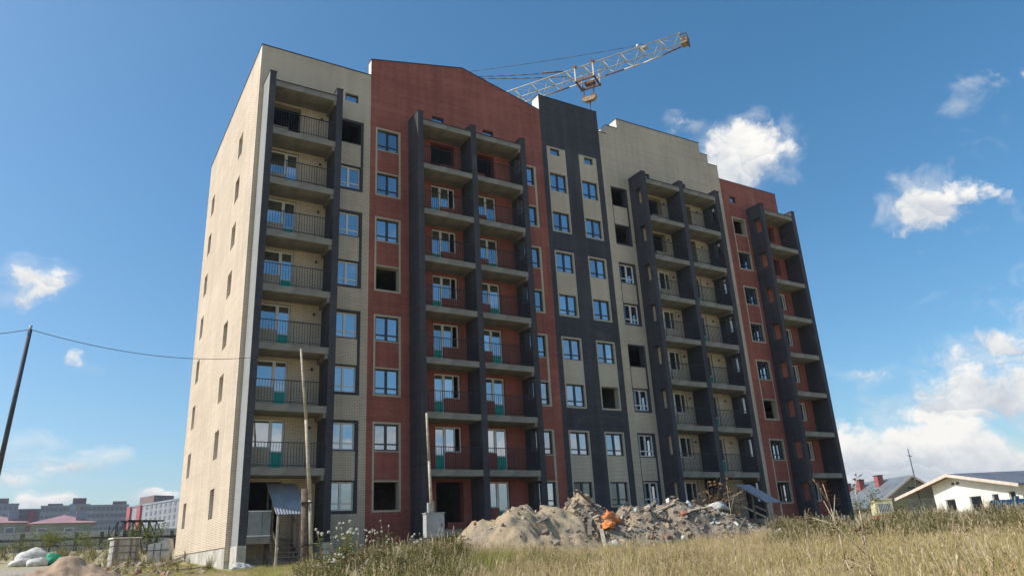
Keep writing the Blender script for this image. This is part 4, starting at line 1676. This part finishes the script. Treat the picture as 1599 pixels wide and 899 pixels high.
# hip-roofed houses beyond the fence
def hip_house(u0, u1, r, ztop_px, eave_px, label, wallm, roofm):
    a, b = at_r(u0, 830, r), at_r(u1, 830, r)
    w = math.hypot(b.x - a.x, b.y - a.y)
    mid = (a + b) / 2
    gz = ground_z(mid.x, mid.y)
    um = (u0 + u1) / 2
    el = lambda px: (lambda q: q[2] / math.hypot(q[0], q[1]) * r)(ray(um, px))
    ze, zr = el(eave_px) - gz, el(ztop_px) - gz
    h = empty('hip_roof_house', (mid.x, mid.y, gz), math.atan2(b.y - a.y, b.x - a.x))
    tag(h, label, 'house')
    mb = MB()
    mb.box(-w / 2 + .5, w / 2 - .5, 0.5, 11.5, -1, ze, wallm)
    wl = mb.build('wall', h)
    mb = MB()
    c4 = [(-w / 2, 0, ze + .01), (w / 2, 0, ze + .01), (w / 2, 12, ze + .01), (-w / 2, 12, ze + .01)]
    rl, rr = (-w / 2 + 5.0, 6, zr), (w / 2 - 5.0, 6, zr)
    mb.quad([c4[0], c4[1], rr, rl], roofm)
    mb.quad([c4[1], c4[2], rr], roofm)
    mb.quad([c4[2], c4[3], rl, rr], roofm)
    mb.quad([c4[3], c4[0], rl], roofm)
    mb.quad(c4[::-1], roofm)
    ro = mb.build('roof', h)
    mb = MB()
    mb.box(w * .18, w * .18 + 1.4, 1.6, 3.6, ze + .5, ze + 2.0, 'far_blue')
    mb.build('dormer', ro)
    n = int(w / 3.2)
    for i in range(n):
        x = -w / 2 + 1.4 + i * (w - 2.2) / n
        f = MB()
        f.box(x, x + 1.3, 0.44, 0.49, ze - 2.0, ze - .7, 'white_plastic')
        fo = f.build('window', h)
        g = MB()
        g.box(x + .1, x + 1.2, 0.425, 0.438, ze - 1.9, ze - .8, 'far_window')
        g.build('pane', fo)
    return h


hip_house(40, 150, 140, 799, 816, 'house with wide pink hipped roof and dormer beyond the concrete fence', 'green_wall', 'pink_roof')
hip_house(-70, 45, 150, 800, 816, 'pink-roofed house at the very left edge beyond the fence', 'green_wall', 'pink_roof')


def far_block(u0, u1, r, top_px, storeys, cols, label, wallm, depth=16, turn=0.0, stripes=(), cap=(), panel=None):
    a, b = at_r(u0, 820, r), at_r(u1, 820, r * (1 + turn))
    w = math.hypot(b.x - a.x, b.y - a.y)
    mid = (a + b) / 2
    gz = ground_z(mid.x, mid.y)
    q = ray((u0 + u1) / 2, top_px)
    zt_ = q[2] / math.hypot(q[0], q[1]) * r * (1 + turn / 2) - gz
    h = empty('apartment_block', (mid.x, mid.y, gz), math.atan2(b.y - a.y, b.x - a.x))
    tag(h, label, 'building', 'far apartment blocks')
    mb = MB()
    mb.box(-w / 2, w / 2, 0, depth, -2, zt_, wallm)
    mb.build('wall', h)
    mb = MB()
    mb.box(-w / 2 - .2, w / 2 + .2, -.2, depth + .2, zt_ + .02, zt_ + .6, 'far_blue')
    for (f0, f1, hh) in cap:
        mb.box(-w / 2 + w * f0, -w / 2 + w * f1, 3, 10, zt_ + .61, zt_ + hh, 'far_brown')
    mb.build('roof', h)
    for (f0, f1, mt) in stripes:
        mb = MB()
        mb.box(-w / 2 + w * f0, -w / 2 + w * f1, -.6, -.02, -1, zt_ + .3, mt)
        mb.build('stair_bay', h)
    sh = zt_ / storeys
    wm = MB()
    wm.box(-.6, .6, -.12, -.01, 0, 1.3, 'far_window')
    wm = wm.mesh('window')
    for j in range(storeys):
        for i in range(cols):
            f = (i + .5) / cols
            if any(s0_ - .5 / cols < f < s1_ + .5 / cols for s0_, s1_, _ in stripes):
                continue
            link('window', wm, h, (-w / 2 + w * f, 0, sh * j + sh * .35))
    return h


far_block(196, 290, 300, 786, 8, 13, 'long grey apartment block with red stair bays far behind the truss', 'far_grey', turn=-0.12,
          stripes=((.02, .08, 'far_red'), (.2, .26, 'far_red')), cap=((.05, .3, 3.5),))
far_block(133, 197, 320, 790, 8, 9, 'grey-blue apartment block far away left of the red stair bays', 'far_grey', cap=((.6, .95, 2.0),))
far_block(105, 136, 330, 789, 8, 4, 'ochre and blue far block right of the pink roof', 'far_ochre', stripes=((.0, .35, 'far_blue'),), cap=((.1, .8, 3.0),))
far_block(60, 108, 380, 791, 8, 7, 'dull grey far block above the pink hipped roof', 'far_blue', cap=((.2, .7, 1.6),))
far_block(22, 62, 420, 796, 7, 6, 'low brown far block seen between the two pink roofs', 'far_brown', stripes=((.5, .7, 'far_red'),))
far_block(-60, 24, 400, 788, 8, 10, 'dark blue-grey far block at the left edge of the skyline', 'far_blue', cap=((.5, .8, 3.0),))
# ------------------------------------------------------------------ vegetation
def leaf_mat(name, stops, rough=0.7, trans=0.35):
    """colour picked at random per plant from a ramp, slightly translucent"""
    m = bpy.data.materials.new(name)
    m.use_nodes = True
    t = NT(m.node_tree)
    out = t.n('ShaderNodeOutputMaterial')
    oi = t.n('ShaderNodeObjectInfo')
    co = t.n('ShaderNodeTexCoord').outputs['Object']
    geo = t.n('ShaderNodeNewGeometry')
    rp = t.n('ShaderNodeValToRGB')
    big = t.noise(geo.outputs['Position'], 0.5, 3)
    f = t.m('ADD', t.m('MULTIPLY', geo.outputs['Random Per Island'], 0.5), t.m('MULTIPLY', big.outputs[0], 0.55), clamp=True)
    for i, (q, c) in enumerate(stops):
        e = rp.color_ramp.elements[i] if i < 2 else rp.color_ramp.elements.new(q)
        e.position = q
        e.color = (*c, 1)
    t.l(f, rp.inputs[0])
    d = t.n('ShaderNodeBsdfDiffuse')
    tr = t.n('ShaderNodeBsdfTranslucent')
    t.l(rp.outputs[0], d.inputs[0])
    t.l(rp.outputs[0], tr.inputs[0])
    ms = t.n('ShaderNodeMixShader')
    ms.inputs[0].default_value = trans
    t.l(d.outputs[0], ms.inputs[1])
    t.l(tr.outputs[0], ms.inputs[2])
    t.l(ms.outputs[0], out.inputs[0])
    MATS[name] = m


leaf_mat('straw', [(0.18, (0.26, 0.18, 0.075)), (0.80, (0.80, 0.66, 0.40)), (0.46, (0.56, 0.43, 0.21))])
leaf_mat('straw_head', [(0.2, (0.40, 0.28, 0.14)), (0.8, (0.74, 0.59, 0.37))])
leaf_mat('grass_green', [(0.22, (0.11, 0.14, 0.03)), (0.8, (0.60, 0.54, 0.20)), (0.5, (0.35, 0.36, 0.09))])
leaf_mat('weed_green', [(0.25, (0.07, 0.10, 0.025)), (0.8, (0.26, 0.24, 0.08)), (0.5, (0.145, 0.17, 0.045))])
leaf_mat('weed_stem', [(0.3, (0.19, 0.14, 0.07)), (0.8, (0.30, 0.24, 0.12))])
leaf_mat('thistle_leaf', [(0.25, (0.10, 0.13, 0.04)), (0.8, (0.27, 0.27, 0.10))])
leaf_mat('plume', [(0.3, (0.60, 0.48, 0.30)), (0.8, (0.84, 0.74, 0.54))])
leaf_mat('thistle_down', [(0.3, (0.48, 0.43, 0.35)), (0.8, (0.66, 0.62, 0.54))])

PROTO = bpy.data.collections.new('prototypes')       # not linked to the scene


class Veg:
    def __init__(s):
        s.v, s.f, s.mi = [], [], []

    def blade(s, base, az, h, w, lean, bend, mi, segs=3, tipw=0.15):
        d = Vector((math.cos(az), math.sin(az), 0))
        sd = Vector((-d.y, d.x, 0))
        tw = random.uniform(0, math.pi)
        sd = Vector((math.cos(tw), math.sin(tw), 0))
        i = len(s.v)
        for k in range(segs + 1):
            q = k / segs
            c = Vector(base) + d * (h * (lean * q + bend * q * q)) + Vector((0, 0, h * (q - 0.25 * bend * q * q)))
            ww = w * (1 - (1 - tipw) * q ** 1.5)
            s.v += [tuple(c - sd * ww / 2), tuple(c + sd * ww / 2)]
        for k in range(segs):
            a = i + 2 * k
            s.f.append((a, a + 1, a + 3, a + 2))
            s.mi.append(mi)
        return Vector(s.v[-1])

    def leaf(s, p, d, n_, ln, w, mi):
        """a pointed leaf of two faces"""
        d = Vector(d).normalized()
        sd = d.cross(Vector(n_)).normalized()
        i = len(s.v)
        p = Vector(p)
        s.v += [tuple(p), tuple(p + d * ln * .45 + sd * w / 2 + Vector((0, 0, ln * .06))), tuple(p + d * ln - Vector((0, 0, ln * .12))), tuple(p + d * ln * .45 - sd * w / 2 + Vector((0, 0, ln * .06)))]
        s.f.append((i, i + 1, i + 2, i + 3))
        s.mi.append(mi)

    def mesh(s, name, mats):
        me = bpy.data.meshes.new(name)
        me.from_pydata(s.v, [], s.f)
        for m_ in mats:
            me.materials.append(MATS[m_])
        me.polygons.foreach_set('material_index', s.mi)
        me.update()
        return me


WIND = 0.35      # the grass leans to the right in the picture


def dry_tuft(seed, n=26, h0=0.75):
    random.seed(seed)
    g = Veg()
    for i in range(n):
        r = 0.17 * math.sqrt(random.random())
        a = random.uniform(0, 6.28)
        h = h0 * random.uniform(.55, 1.15)
        seedy = random.random() < .5
        az = random.gauss(WIND, 1.0)
        tip = g.blade((r * math.cos(a), r * math.sin(a), -0.03), az, h, 0.0075 if not seedy else 0.005, random.uniform(.0, .16), random.uniform(.02, .24), 0, 3, 0.25)
        if seedy:
            for k in range(3):
                g.leaf(tip - Vector((0, 0, k * .035)), (math.cos(az) * .35, math.sin(az) * .35, random.uniform(.7, 1.2)), (random.uniform(-1, 1), random.uniform(-1, 1), .2), 0.085, 0.011, 1)
    return g.mesh('dry_tuft', ['straw', 'straw_head'])


def green_tuft(seed, n=30, h0=0.42):
    random.seed(seed)
    g = Veg()
    for i in range(n):
        r = 0.17 * math.sqrt(random.random())
        a = random.uniform(0, 6.28)
        g.blade((r * math.cos(a), r * math.sin(a), -0.03), random.gauss(WIND, 1.4), h0 * random.uniform(.45, 1.2), random.uniform(.008, .014), random.uniform(.0, .35), random.uniform(.1, .8), 0 if random.random() < .75 else 1, 3, 0.12)
    return g.mesh('green_tuft', ['grass_green', 'straw'])


def weed(seed, h0=1.0):
    """mugwort-like weed: several stems set with small leaves, feathery top"""
    random.seed(seed)
    g = Veg()
    for s_ in range(random.randint(5, 8)):
        az = random.uniform(0, 6.28)
        h = h0 * random.uniform(.6, 1.1)
        base = Vector((random.uniform(-.12, .12), random.uniform(-.12, .12), -.04))
        lean = random.uniform(.02, .3)
        g.blade(base, az, h, 0.014, lean, .1, 1, 3, .4)
        d = Vector((math.cos(az), math.sin(az), 0))
        n = int(34 * h)
        for k in range(n):
            q = 0.12 + 0.88 * (k + random.random()) / n
            p_ = base + d * (h * (lean * q + .1 * q * q)) + Vector((0, 0, h * (q - .025 * q * q)))
            la = random.uniform(0, 6.28)
            ln = 0.17 * (1.1 - q * .75) * random.uniform(.6, 1.2)
            g.leaf(p_, (math.cos(la), math.sin(la), random.uniform(.1, 1.0)), (random.uniform(-.4, .4), random.uniform(-.4, .4), 1), ln, ln * .34, 0 if random.random() < .85 else 2)
    return g.mesh('weed', ['weed_green', 'weed_stem', 'straw_head'])


def tall_grass(seed, n=34, h0=1.0):
    """rank yellow-green grass with open panicles"""
    random.seed(seed)
    g = Veg()
    for i in range(n):
        r = 0.2 * math.sqrt(random.random())
        a = random.uniform(0, 6.28)
        h = h0 * random.uniform(.45, 1.1)
        az = random.gauss(WIND, 1.1)
        head = random.random() < .4
        tip = g.blade((r * math.cos(a), r * math.sin(a), -.03), az, h, 0.007 if head else 0.012, random.uniform(0, .2), random.uniform(.02, .3), 0 if random.random() < .7 else 1, 3, .2)
        if head:
            for k in range(4):
                g.leaf(tip - Vector((0, 0, k * .045)), (math.cos(az + k) * .4, math.sin(az + k) * .4, random.uniform(.6, 1.1)), (random.uniform(-1, 1), random.uniform(-1, 1), .2), 0.10, 0.014, 2)
    return g.mesh('tall_grass', ['grass_green', 'straw', 'straw_head'])


def stalk(seed, h0=1.0):
    """a few bare flowering stalks that stand above the grass"""
    random.seed(seed)
    g = Veg()
    for i in range(random.randint(3, 6)):
        az = random.gauss(WIND, 1.2)
        h = h0 * random.uniform(.7, 1.1)
        tip = g.blade((random.uniform(-.15, .15), random.uniform(-.15, .15), -.03), az, h, 0.008, random.uniform(0, .2), random.uniform(.02, .25), 0, 4, .5)
        for k in range(7):
            g.leaf(tip - Vector((random.uniform(-.01, .01), 0, k * .03)), (random.uniform(-.6, .6), random.uniform(-.6, .6), random.uniform(.3, 1.0)), (random.uniform(-1, 1), random.uniform(-1, 1), .3), 0.06, 0.016, 1 if seed % 2 else 2)
    return g.mesh('stalk', ['weed_stem', 'straw_head', 'dead_leaf'])


def plume(seed, h0=0.9):
    """pale feathery reed-grass plumes"""
    random.seed(seed)
    g = Veg()
    for i in range(random.randint(4, 7)):
        az = random.gauss(WIND, .8)
        h = h0 * random.uniform(.65, 1.1)
        tip = g.blade((random.uniform(-.16, .16), random.uniform(-.16, .16), -.03), az, h, 0.006, random.uniform(0, .15), random.uniform(.02, .25), 0, 3, .5)
        for k in range(12):
            b_ = random.uniform(0, .17)
            g.leaf(tip - Vector((math.cos(az) * b_ * .25, math.sin(az) * b_ * .25, b_)), (math.cos(az) * .4 + random.uniform(-.25, .25), math.sin(az) * .4 + random.uniform(-.25, .25), 1.0), (random.uniform(-1, 1), random.uniform(-1, 1), .1), 0.09, 0.010, 1)
    return g.mesh('plume', ['straw', 'plume'])


def proto(me):
    o = bpy.data.objects.new(me.name, me)
    PROTO.objects.link(o)
    return o


def scatter(name, meshes, pts, label, cat):
    """one field of plants: points carry size, turn and kind; geometry nodes set a plant on each"""
    col = bpy.data.collections.new(name + '_kinds')
    for i, me in enumerate(meshes):
        o = bpy.data.objects.new('%s_%02d' % (me.name, i), me)
        col.objects.link(o)
    me = bpy.data.meshes.new(name)
    me.from_pydata([p_[0] for p_ in pts], [], [])
    for nm_, k in (('psize', 1), ('pturn', 2), ('ptilt', 3)):
        a = me.attributes.new(nm_, 'FLOAT', 'POINT')
        a.data.foreach_set('value', [float(p_[k]) for p_ in pts])
    a = me.attributes.new('pkind', 'INT', 'POINT')
    a.data.foreach_set('value', [int(p_[4]) for p_ in pts])
    o = link(name, me)
    tag(o, label, cat, None, 'stuff')
    ng = bpy.data.node_groups.new(name + '_nodes', 'GeometryNodeTree')
    ng.interface.new_socket('Geometry', in_out='INPUT', socket_type='NodeSocketGeometry')
    ng.interface.new_socket('Geometry', in_out='OUTPUT', socket_type='NodeSocketGeometry')
    N = ng.nodes.new
    gi, go = N('NodeGroupInput'), N('NodeGroupOutput')
    iop = N('GeometryNodeInstanceOnPoints')
    ci = N('GeometryNodeCollectionInfo')
    ci.inputs['Collection'].default_value = col
    ci.inputs['Separate Children'].default_value = True
    ci.inputs['Reset Children'].default_value = True

    def attr(nm_, ty):
        q = N('GeometryNodeInputNamedAttribute')
        q.data_type = ty
        q.inputs['Name'].default_value = nm_
        return q.outputs['Attribute']
    cv = N('ShaderNodeCombineXYZ')
    L = ng.links.new
    L(attr('ptilt', 'FLOAT'), cv.inputs[1])
    L(attr('pturn', 'FLOAT'), cv.inputs[2])
    L(gi.outputs[0], iop.inputs['Points'])
    L(ci.outputs[0], iop.inputs['Instance'])
    iop.inputs['Pick Instance'].default_value = True
    L(attr('pkind', 'INT'), iop.inputs['Instance Index'])
    L(cv.outputs[0], iop.inputs['Rotation'])
    L(attr('psize', 'FLOAT'), iop.inputs['Scale'])
    L(iop.outputs[0], go.inputs[0])
    md = o.modifiers.new('plants', 'NODES')
    md.node_group = ng
    return o


def az_of(u):
    q = ray(u, 860)
    return math.atan2(q[0], q[1])


AZ0, AZ1 = az_of(-40), az_of(1680)
UU = np.linspace(-60, 1700, 400)
AA = np.array([az_of(u) for u in UU])


def u_of(x, y):
    return float(np.interp(math.atan2(x, y), AA, UU))


dry_meshes = [dry_tuft(100 + i) for i in range(7)]
green_meshes = [green_tuft(200 + i) for i in range(6)]
weed_meshes = [weed(300 + i) for i in range(6)]
tall_meshes = [tall_grass(400 + i) for i in range(6)] + [stalk(450 + i) for i in range(4)] + [plume(470 + i) for i in range(4)]
random.seed(77)


def blocked(x, y):
    if x > 6.2 and x < 48 and y > 33.2:
        return True
    if 7.7 < x < 9.3 and 31.2 < y < 34:
        return True
    return hp(x, y) - ground_z(x, y) > 0.10 if (11.5 < x < 28.8 and 21 < y < 29) else False


dry, grn, wds, tll = [], [], [], []
cnt = 0
while cnt < 60000:
    cnt += 1
    az = random.uniform(AZ0, AZ1)
    r = math.sqrt(random.uniform(8.0 ** 2, 41.0 ** 2))
    if random.random() > 1.15 - r / 60:
        continue
    x, y = r * math.sin(az), r * math.cos(az)
    if blocked(x, y):
        continue
    u = u_of(x, y)
    z = ground_z(x, y)
    # how lush: thin and low on the trodden left, tall from the middle to the right
    lush = np.interp(u, [-50, 380, 470, 560, 760, 1100, 1650], [0.20, 0.26, 0.42, 0.66, 0.62, 0.66, 0.74])
    gold = np.interp(u, [-50, 400, 700, 900, 1150, 1650], [0.12, 0.2, 0.28, 0.36, 0.62, 0.8])
    gold += 1.0 * fbm(x * .3, y * .3, 2.0, 3)
    if r > 26:
        gold -= 0.25
    if fbm(x * .45, y * .45, 20.0, 2) > .42 and random.random() < .75:
        continue          # thin, trodden patches
    if u < 430 and r < 24 and lush > 0:
        lush *= 0.8
    if u < 110 and random.random() < 0.8 and r > 24:
        continue
    if u > 1210 and r > 25:
        if random.random() < .6:
            continue
        lush *= .75
    sc = lush * random.uniform(.6, 1.2) * (1 + .45 * fbm(x * .5, y * .5, 8.0, 2))
    tilt = random.gauss(0.05, .1)
    if random.random() < gold:
        dry.append(((x, y, z), sc, random.gauss(0, .5), tilt, random.randrange(7)))
    else:
        grn.append(((x, y, z), sc * 1.35, random.uniform(0, 6.28), tilt, random.randrange(6)))
# band of green weeds along the far side of the field on the right, and rank growth by the bank and the plinth
for i in range(5200):
    k = random.random()
    if k < .72:
        u = random.uniform(1195, 1690)
        r = random.uniform(25, 40)
        sz = random.uniform(.6, 1.2) * np.interp(u, [1195, 1260, 1400, 1690], [.62, .88, .80, 0.72]) * (0.9 + .75 * fbm(u * .016, r * .25, 1.0, 3))
    elif k < .84:
        u = random.uniform(470, 730)
        r = random.uniform(14.5, 22)
        sz = random.uniform(.4, .95)
    elif k < .93:
        u = random.uniform(-40, 345)
        r = random.uniform(34, 72)
        if u < 130 and r < 54:
            continue
        sz = random.uniform(.3, .75) if r < 50 else random.uniform(.5, 1.1)
    else:
        u = random.uniform(690, 1240)
        r = random.uniform(15, 21)
        sz = random.uniform(.3, .72)
    q = at_r(u, 860, r)
    if blocked(q.x, q.y):
        continue
    (tll if (random.random() < (.5 if u > 1190 else .35)) else wds).append(((q.x, q.y, ground_z(q.x, q.y)), max(.2, sz), random.uniform(0, 6.28), random.gauss(0.06, .08), random.randrange(6)))
for i in range(5200):
    # single taller stalks and clumps dotted through the whole field
    u = random.uniform(440, 1690)
    r = math.sqrt(random.uniform(9.5 ** 2, 25 ** 2))
    q = at_r(u, 860, r)
    if blocked(q.x, q.y):
        continue
    hz_ = np.interp(r, [9, 15, 25], [.85, .75, .55]) * random.uniform(.6, 1.15) * float(np.interp(u, [440, 560, 1150, 1300], [.55, .72, .78, 1.0])) * random.choice((.7, .9, 1.0, 1.25)) * (1 + .5 * fbm(q.x * .4, q.y * .4, 31.0, 2))
    tll.append(((q.x, q.y, ground_z(q.x, q.y)), hz_, random.gauss(0, .6), random.gauss(.05, .08), random.choice((0, 1, 2, 6, 7, 8, 9, 10, 11, 12, 13, 10, 11, 12, 13, 10, 11, 12, 13) if random.random() < np.interp(u, [440, 800, 1200], [.12, .45, .92]) else (0, 1, 2, 3, 4, 5))))
scatter('tall_grass', tall_meshes, tll, 'rank yellow-green grass and flowering stalks standing above the field', 'grass')
scatter('dry_grass', dry_meshes, dry, 'tall straw-coloured dry grass covering the foreground field', 'grass')
scatter('green_grass', green_meshes, grn, 'short green grass mixed through the field', 'grass')
scatter('weeds', weed_meshes, wds, 'band of leafy green weeds along the far edge of the field', 'weeds')

# thistles gone to seed on the bank
def thistle(seed, h):
    random.seed(seed)
    g, dn = Veg(), MB()
    heads = []
    for s_ in range(random.randint(3, 5)):
        az = random.uniform(0, 6.28)
        hh = h * random.uniform(.65, 1.0)
        lean = random.uniform(.05, .28)
        base = Vector((random.uniform(-.08, .08), random.uniform(-.08, .08), -.05))
        d = Vector((math.cos(az), math.sin(az), 0))
        g.blade(base, az, hh, .02, lean, .08, 1, 4, .5)
        pos = lambda q: base + d * (hh * (lean * q + .08 * q * q)) + Vector((0, 0, hh * (q - .02 * q * q)))
        for k in range(int(26 * hh)):
            q = random.uniform(.05, .85)
            la = random.uniform(0, 6.28)
            ln = .24 * (1.05 - q * .7) * random.uniform(.6, 1.2)
            g.leaf(pos(q), (math.cos(la), math.sin(la), random.uniform(0, .7)), (0.2, 0.1, 1), ln, ln * .3, 0)
        heads.append(pos(1.0))
        for k in range(random.randint(0, 2)):
            q = random.uniform(.7, .97)
            la = random.uniform(0, 6.28)
            tip = pos(q) + Vector((math.cos(la) * .14, math.sin(la) * .14, random.uniform(.05, .16)))
            g.v += []
            i = len(g.v)
            a = pos(q)
            g.v += [tuple(a - Vector((.004, 0, 0))), tuple(a + Vector((.004, 0, 0))), tuple(tip + Vector((.003, 0, 0))), tuple(tip - Vector((.003, 0, 0)))]
            g.f.append((i, i + 1, i + 2, i + 3))
            g.mi.append(1)
            heads.append(tip)
    return g.mesh('foliage', ['thistle_leaf', 'weed_stem']), heads


def downy(seed):
    random.seed(seed)
    bm = bmesh.new()
    bmesh.ops.create_icosphere(bm, subdivisions=2, radius=0.021)
    for v_ in bm.verts:
        v_.co *= random.uniform(.65, 1.35)
    me = bpy.data.meshes.new('seed_head')
    bm.to_mesh(me)
    bm.free()
    me.materials.append(MATS['thistle_down'])
    return me


dmesh = [downy(i) for i in range(4)]
tm = [thistle(500 + i, 1.0) for i in range(5)]
random.seed(5)
TP = [(512, 18.5, 1.25), (528, 17.6, 1.45), (545, 19.0, 1.05), (560, 18.0, 1.0), (575, 17.0, .9), (590, 19.2, 1.05), (535, 16.6, .9), (604, 18.6, 1.1),
      (505, 16.8, .7), (620, 17.8, .85), (555, 20.0, 1.15), (640, 18.8, .8), (488, 19.6, .55), (660, 19.6, .8)]
for i, (u, r, h) in enumerate(TP):
    q = gp(u, 860, r)
    th = empty('thistle', q, random.uniform(0, 6.28))
    h *= 1.2
    th.scale = (h, h, h)
    tag(th, 'downy thistle gone to seed on the grassy bank below the beige and red sections', 'thistle', 'thistles on the bank')
    me, heads = tm[i % 5]
    link('foliage', me, th)
    for j, hpos in enumerate(heads):
        link('seed_head', dmesh[j % 4], th, hpos, (random.uniform(0, 3), random.uniform(0, 3), 0)).scale = (random.uniform(.6, 1.25),) * 3


# tall dead docks standing out of the field on the right
def dock(u, r, h, lean, label, nb=5, seed=1):
    random.seed(seed)
    q = gp(u, 880, r)
    o = empty('dead_weed', q)
    tag(o, label, 'dead plant')
    mb = MB()
    pts = [Vector((lean * h * (k / 6) + random.uniform(-.015, .015), random.uniform(-.02, .02), h * k / 6 - .05)) for k in range(7)]
    for k in range(6):
        mb.tube(pts[k], pts[k + 1], 0.013 * (1 - k / 9), 0.013 * (1 - (k + 1) / 9), 5, 'pale_wood')
    tips = [pts[-1]]
    for b in range(nb):
        k = random.uniform(.4, .95)
        p0 = pts[0].lerp(pts[-1], k)
        a = random.uniform(0, 6.28)
        p1 = p0 + Vector((math.cos(a) * .28, math.sin(a) * .28, random.uniform(.1, .35))) * h * .55
        mb.tube(p0, p1, 0.006, 0.004, 4, 'pale_wood')
        tips.append(p1)
    mb.build('stem', o, True)
    g = Veg()
    for tp in tips:
        for k in range(9):
            a = random.uniform(0, 6.28)
            g.leaf(tp + Vector((random.uniform(-.03, .03), random.uniform(-.03, .03), random.uniform(-.14, .03))), (math.cos(a), math.sin(a), random.uniform(-.2, .8)), (0.2, 0.3, 1), random.uniform(.04, .1), .03, 0)
    link('dry_leaves', g.mesh('dry_leaves', ['dead_leaf']), o)
    return o


dock(1340, 11.5, 1.95, -0.22, 'tall forked dead weed rising above the field before the grey-roofed house', 4, 3)
dock(1352, 11.2, 1.9, 0.06, 'upright pale dead weed beside the tall forked one', 5, 8)
dock(1150, 16.5, 2.1, 0.02, 'thin dead weed standing before the right end of the rubble heap', 6, 4)
dock(1265, 20.0, 1.5, 0.1, 'low dead weed before the last balcony stack', 5, 6)
dock(1505, 18.0, 1.2, 0.05, 'small dead weed before the white house', 5, 9)


# bushes: half dead one by the right canopy, green ones in the yard on the left
def bush(loc, h, w, seed, label, lm, nleaf=420, kind='bush'):
    random.seed(seed)
    o = empty(kind, loc)
    tag(o, label, 'bush')
    mb = MB()
    tips = []
    for b in range(9):
        a = random.uniform(0, 6.28)
        p0 = Vector((0, 0, -.1))
        p1 = Vector((math.cos(a) * w * .25, math.sin(a) * w * .25, h * random.uniform(.35, .55)))
        mb.tube(p0, p1, .03 * h / 2, .018 * h / 2, 5, 'bark')
        for c_ in range(3):
            a2 = a + random.uniform(-.9, .9)
            p2 = p1 + Vector((math.cos(a2) * w * .3, math.sin(a2) * w * .3, h * random.uniform(.1, .5)))
            mb.tube(p1, p2, .014 * h / 2, .006, 4, 'bark')
            tips += [p2, p1.lerp(p2, .6)]
    mb.build('branches', o)
    g = Veg()
    for k in range(nleaf):
        tp = random.choice(tips)
        p_ = tp + Vector((random.gauss(0, w * .1), random.gauss(0, w * .1), random.gauss(0, h * .09)))
        a = random.uniform(0, 6.28)
        g.leaf(p_, (math.cos(a), math.sin(a), random.uniform(-.5, .8)), (random.uniform(-1, 1), random.uniform(-1, 1), 1), .13 * h ** .5, .065 * h ** .5, 0)
    link('leaves', g.mesh('leaves', [lm]), o)
    return o


q = gp(1120, 850, 36.5)
bush(q, 2.7, 2.0, 31, 'half bare brown bush behind the right shoulder of the rubble heap', 'dead_leaf', 150)
q = gp(1140, 850, 35.5)
bush(q, 2.2, 1.5, 35, 'thin brown sapling right of the half bare bush', 'dead_leaf', 70)
for i, (u, r, h, w, lab) in enumerate(((55, 70, 1.9, 3.6, 'dark green bush before the fence above the white bulk bag'), (103, 66, 1.7, 2.6, 'green bush left of the formwork stack'),
                                       (150, 60, 1.4, 2.4, 'low green bush just left of the formwork stack'), (226, 62, 2.2, 2.0, 'green bush under the truss beside the formwork stack'),
                                       (10, 62, 1.2, 3.2, 'pale green bush at the left edge of the yard'))):
    bush(gp(u, 860, r), h, w, 60 + i, lab, 'weed_green', 700)
for i, (u, r, h, w, lab) in enumerate(((1345, 86, 3.4, 3.4, 'olive bush left of the yellow booth'), (1325, 84, 2.2, 3.2, 'low olive bush beside the end of the block'), (1415, 90, 2.4, 3.6, 'grey-green bush under the eave of the white house'))):
    bush(gp(u, 800, r), h, w, 80 + i, lab, 'weed_green', 500)

# ------------------------------------------------------------------ summer haze over the town
m = bpy.data.materials.new('haze')
m.use_nodes = True
t = NT(m.node_tree)
out = t.n('ShaderNodeOutputMaterial')
vol = t.n('ShaderNodeVolumePrincipled')
vol.inputs['Color'].default_value = (0.86, 0.92, 1.0, 1)
vol.inputs['Density'].default_value = 0.00022
vol.inputs['Anisotropy'].default_value = 0.2
t.l(vol.outputs[0], out.inputs['Volume'])
MATS['haze'] = m
mb = MB()
zlo = min(q[2] for q in gv) - 1.0
mb.box(gx[0] - 30, gx[-1] + 30, gy[0] - 30, gy[-1] + 30, zlo, 52.0, 'haze')
tag(mb.build('haze'), kind='stuff')
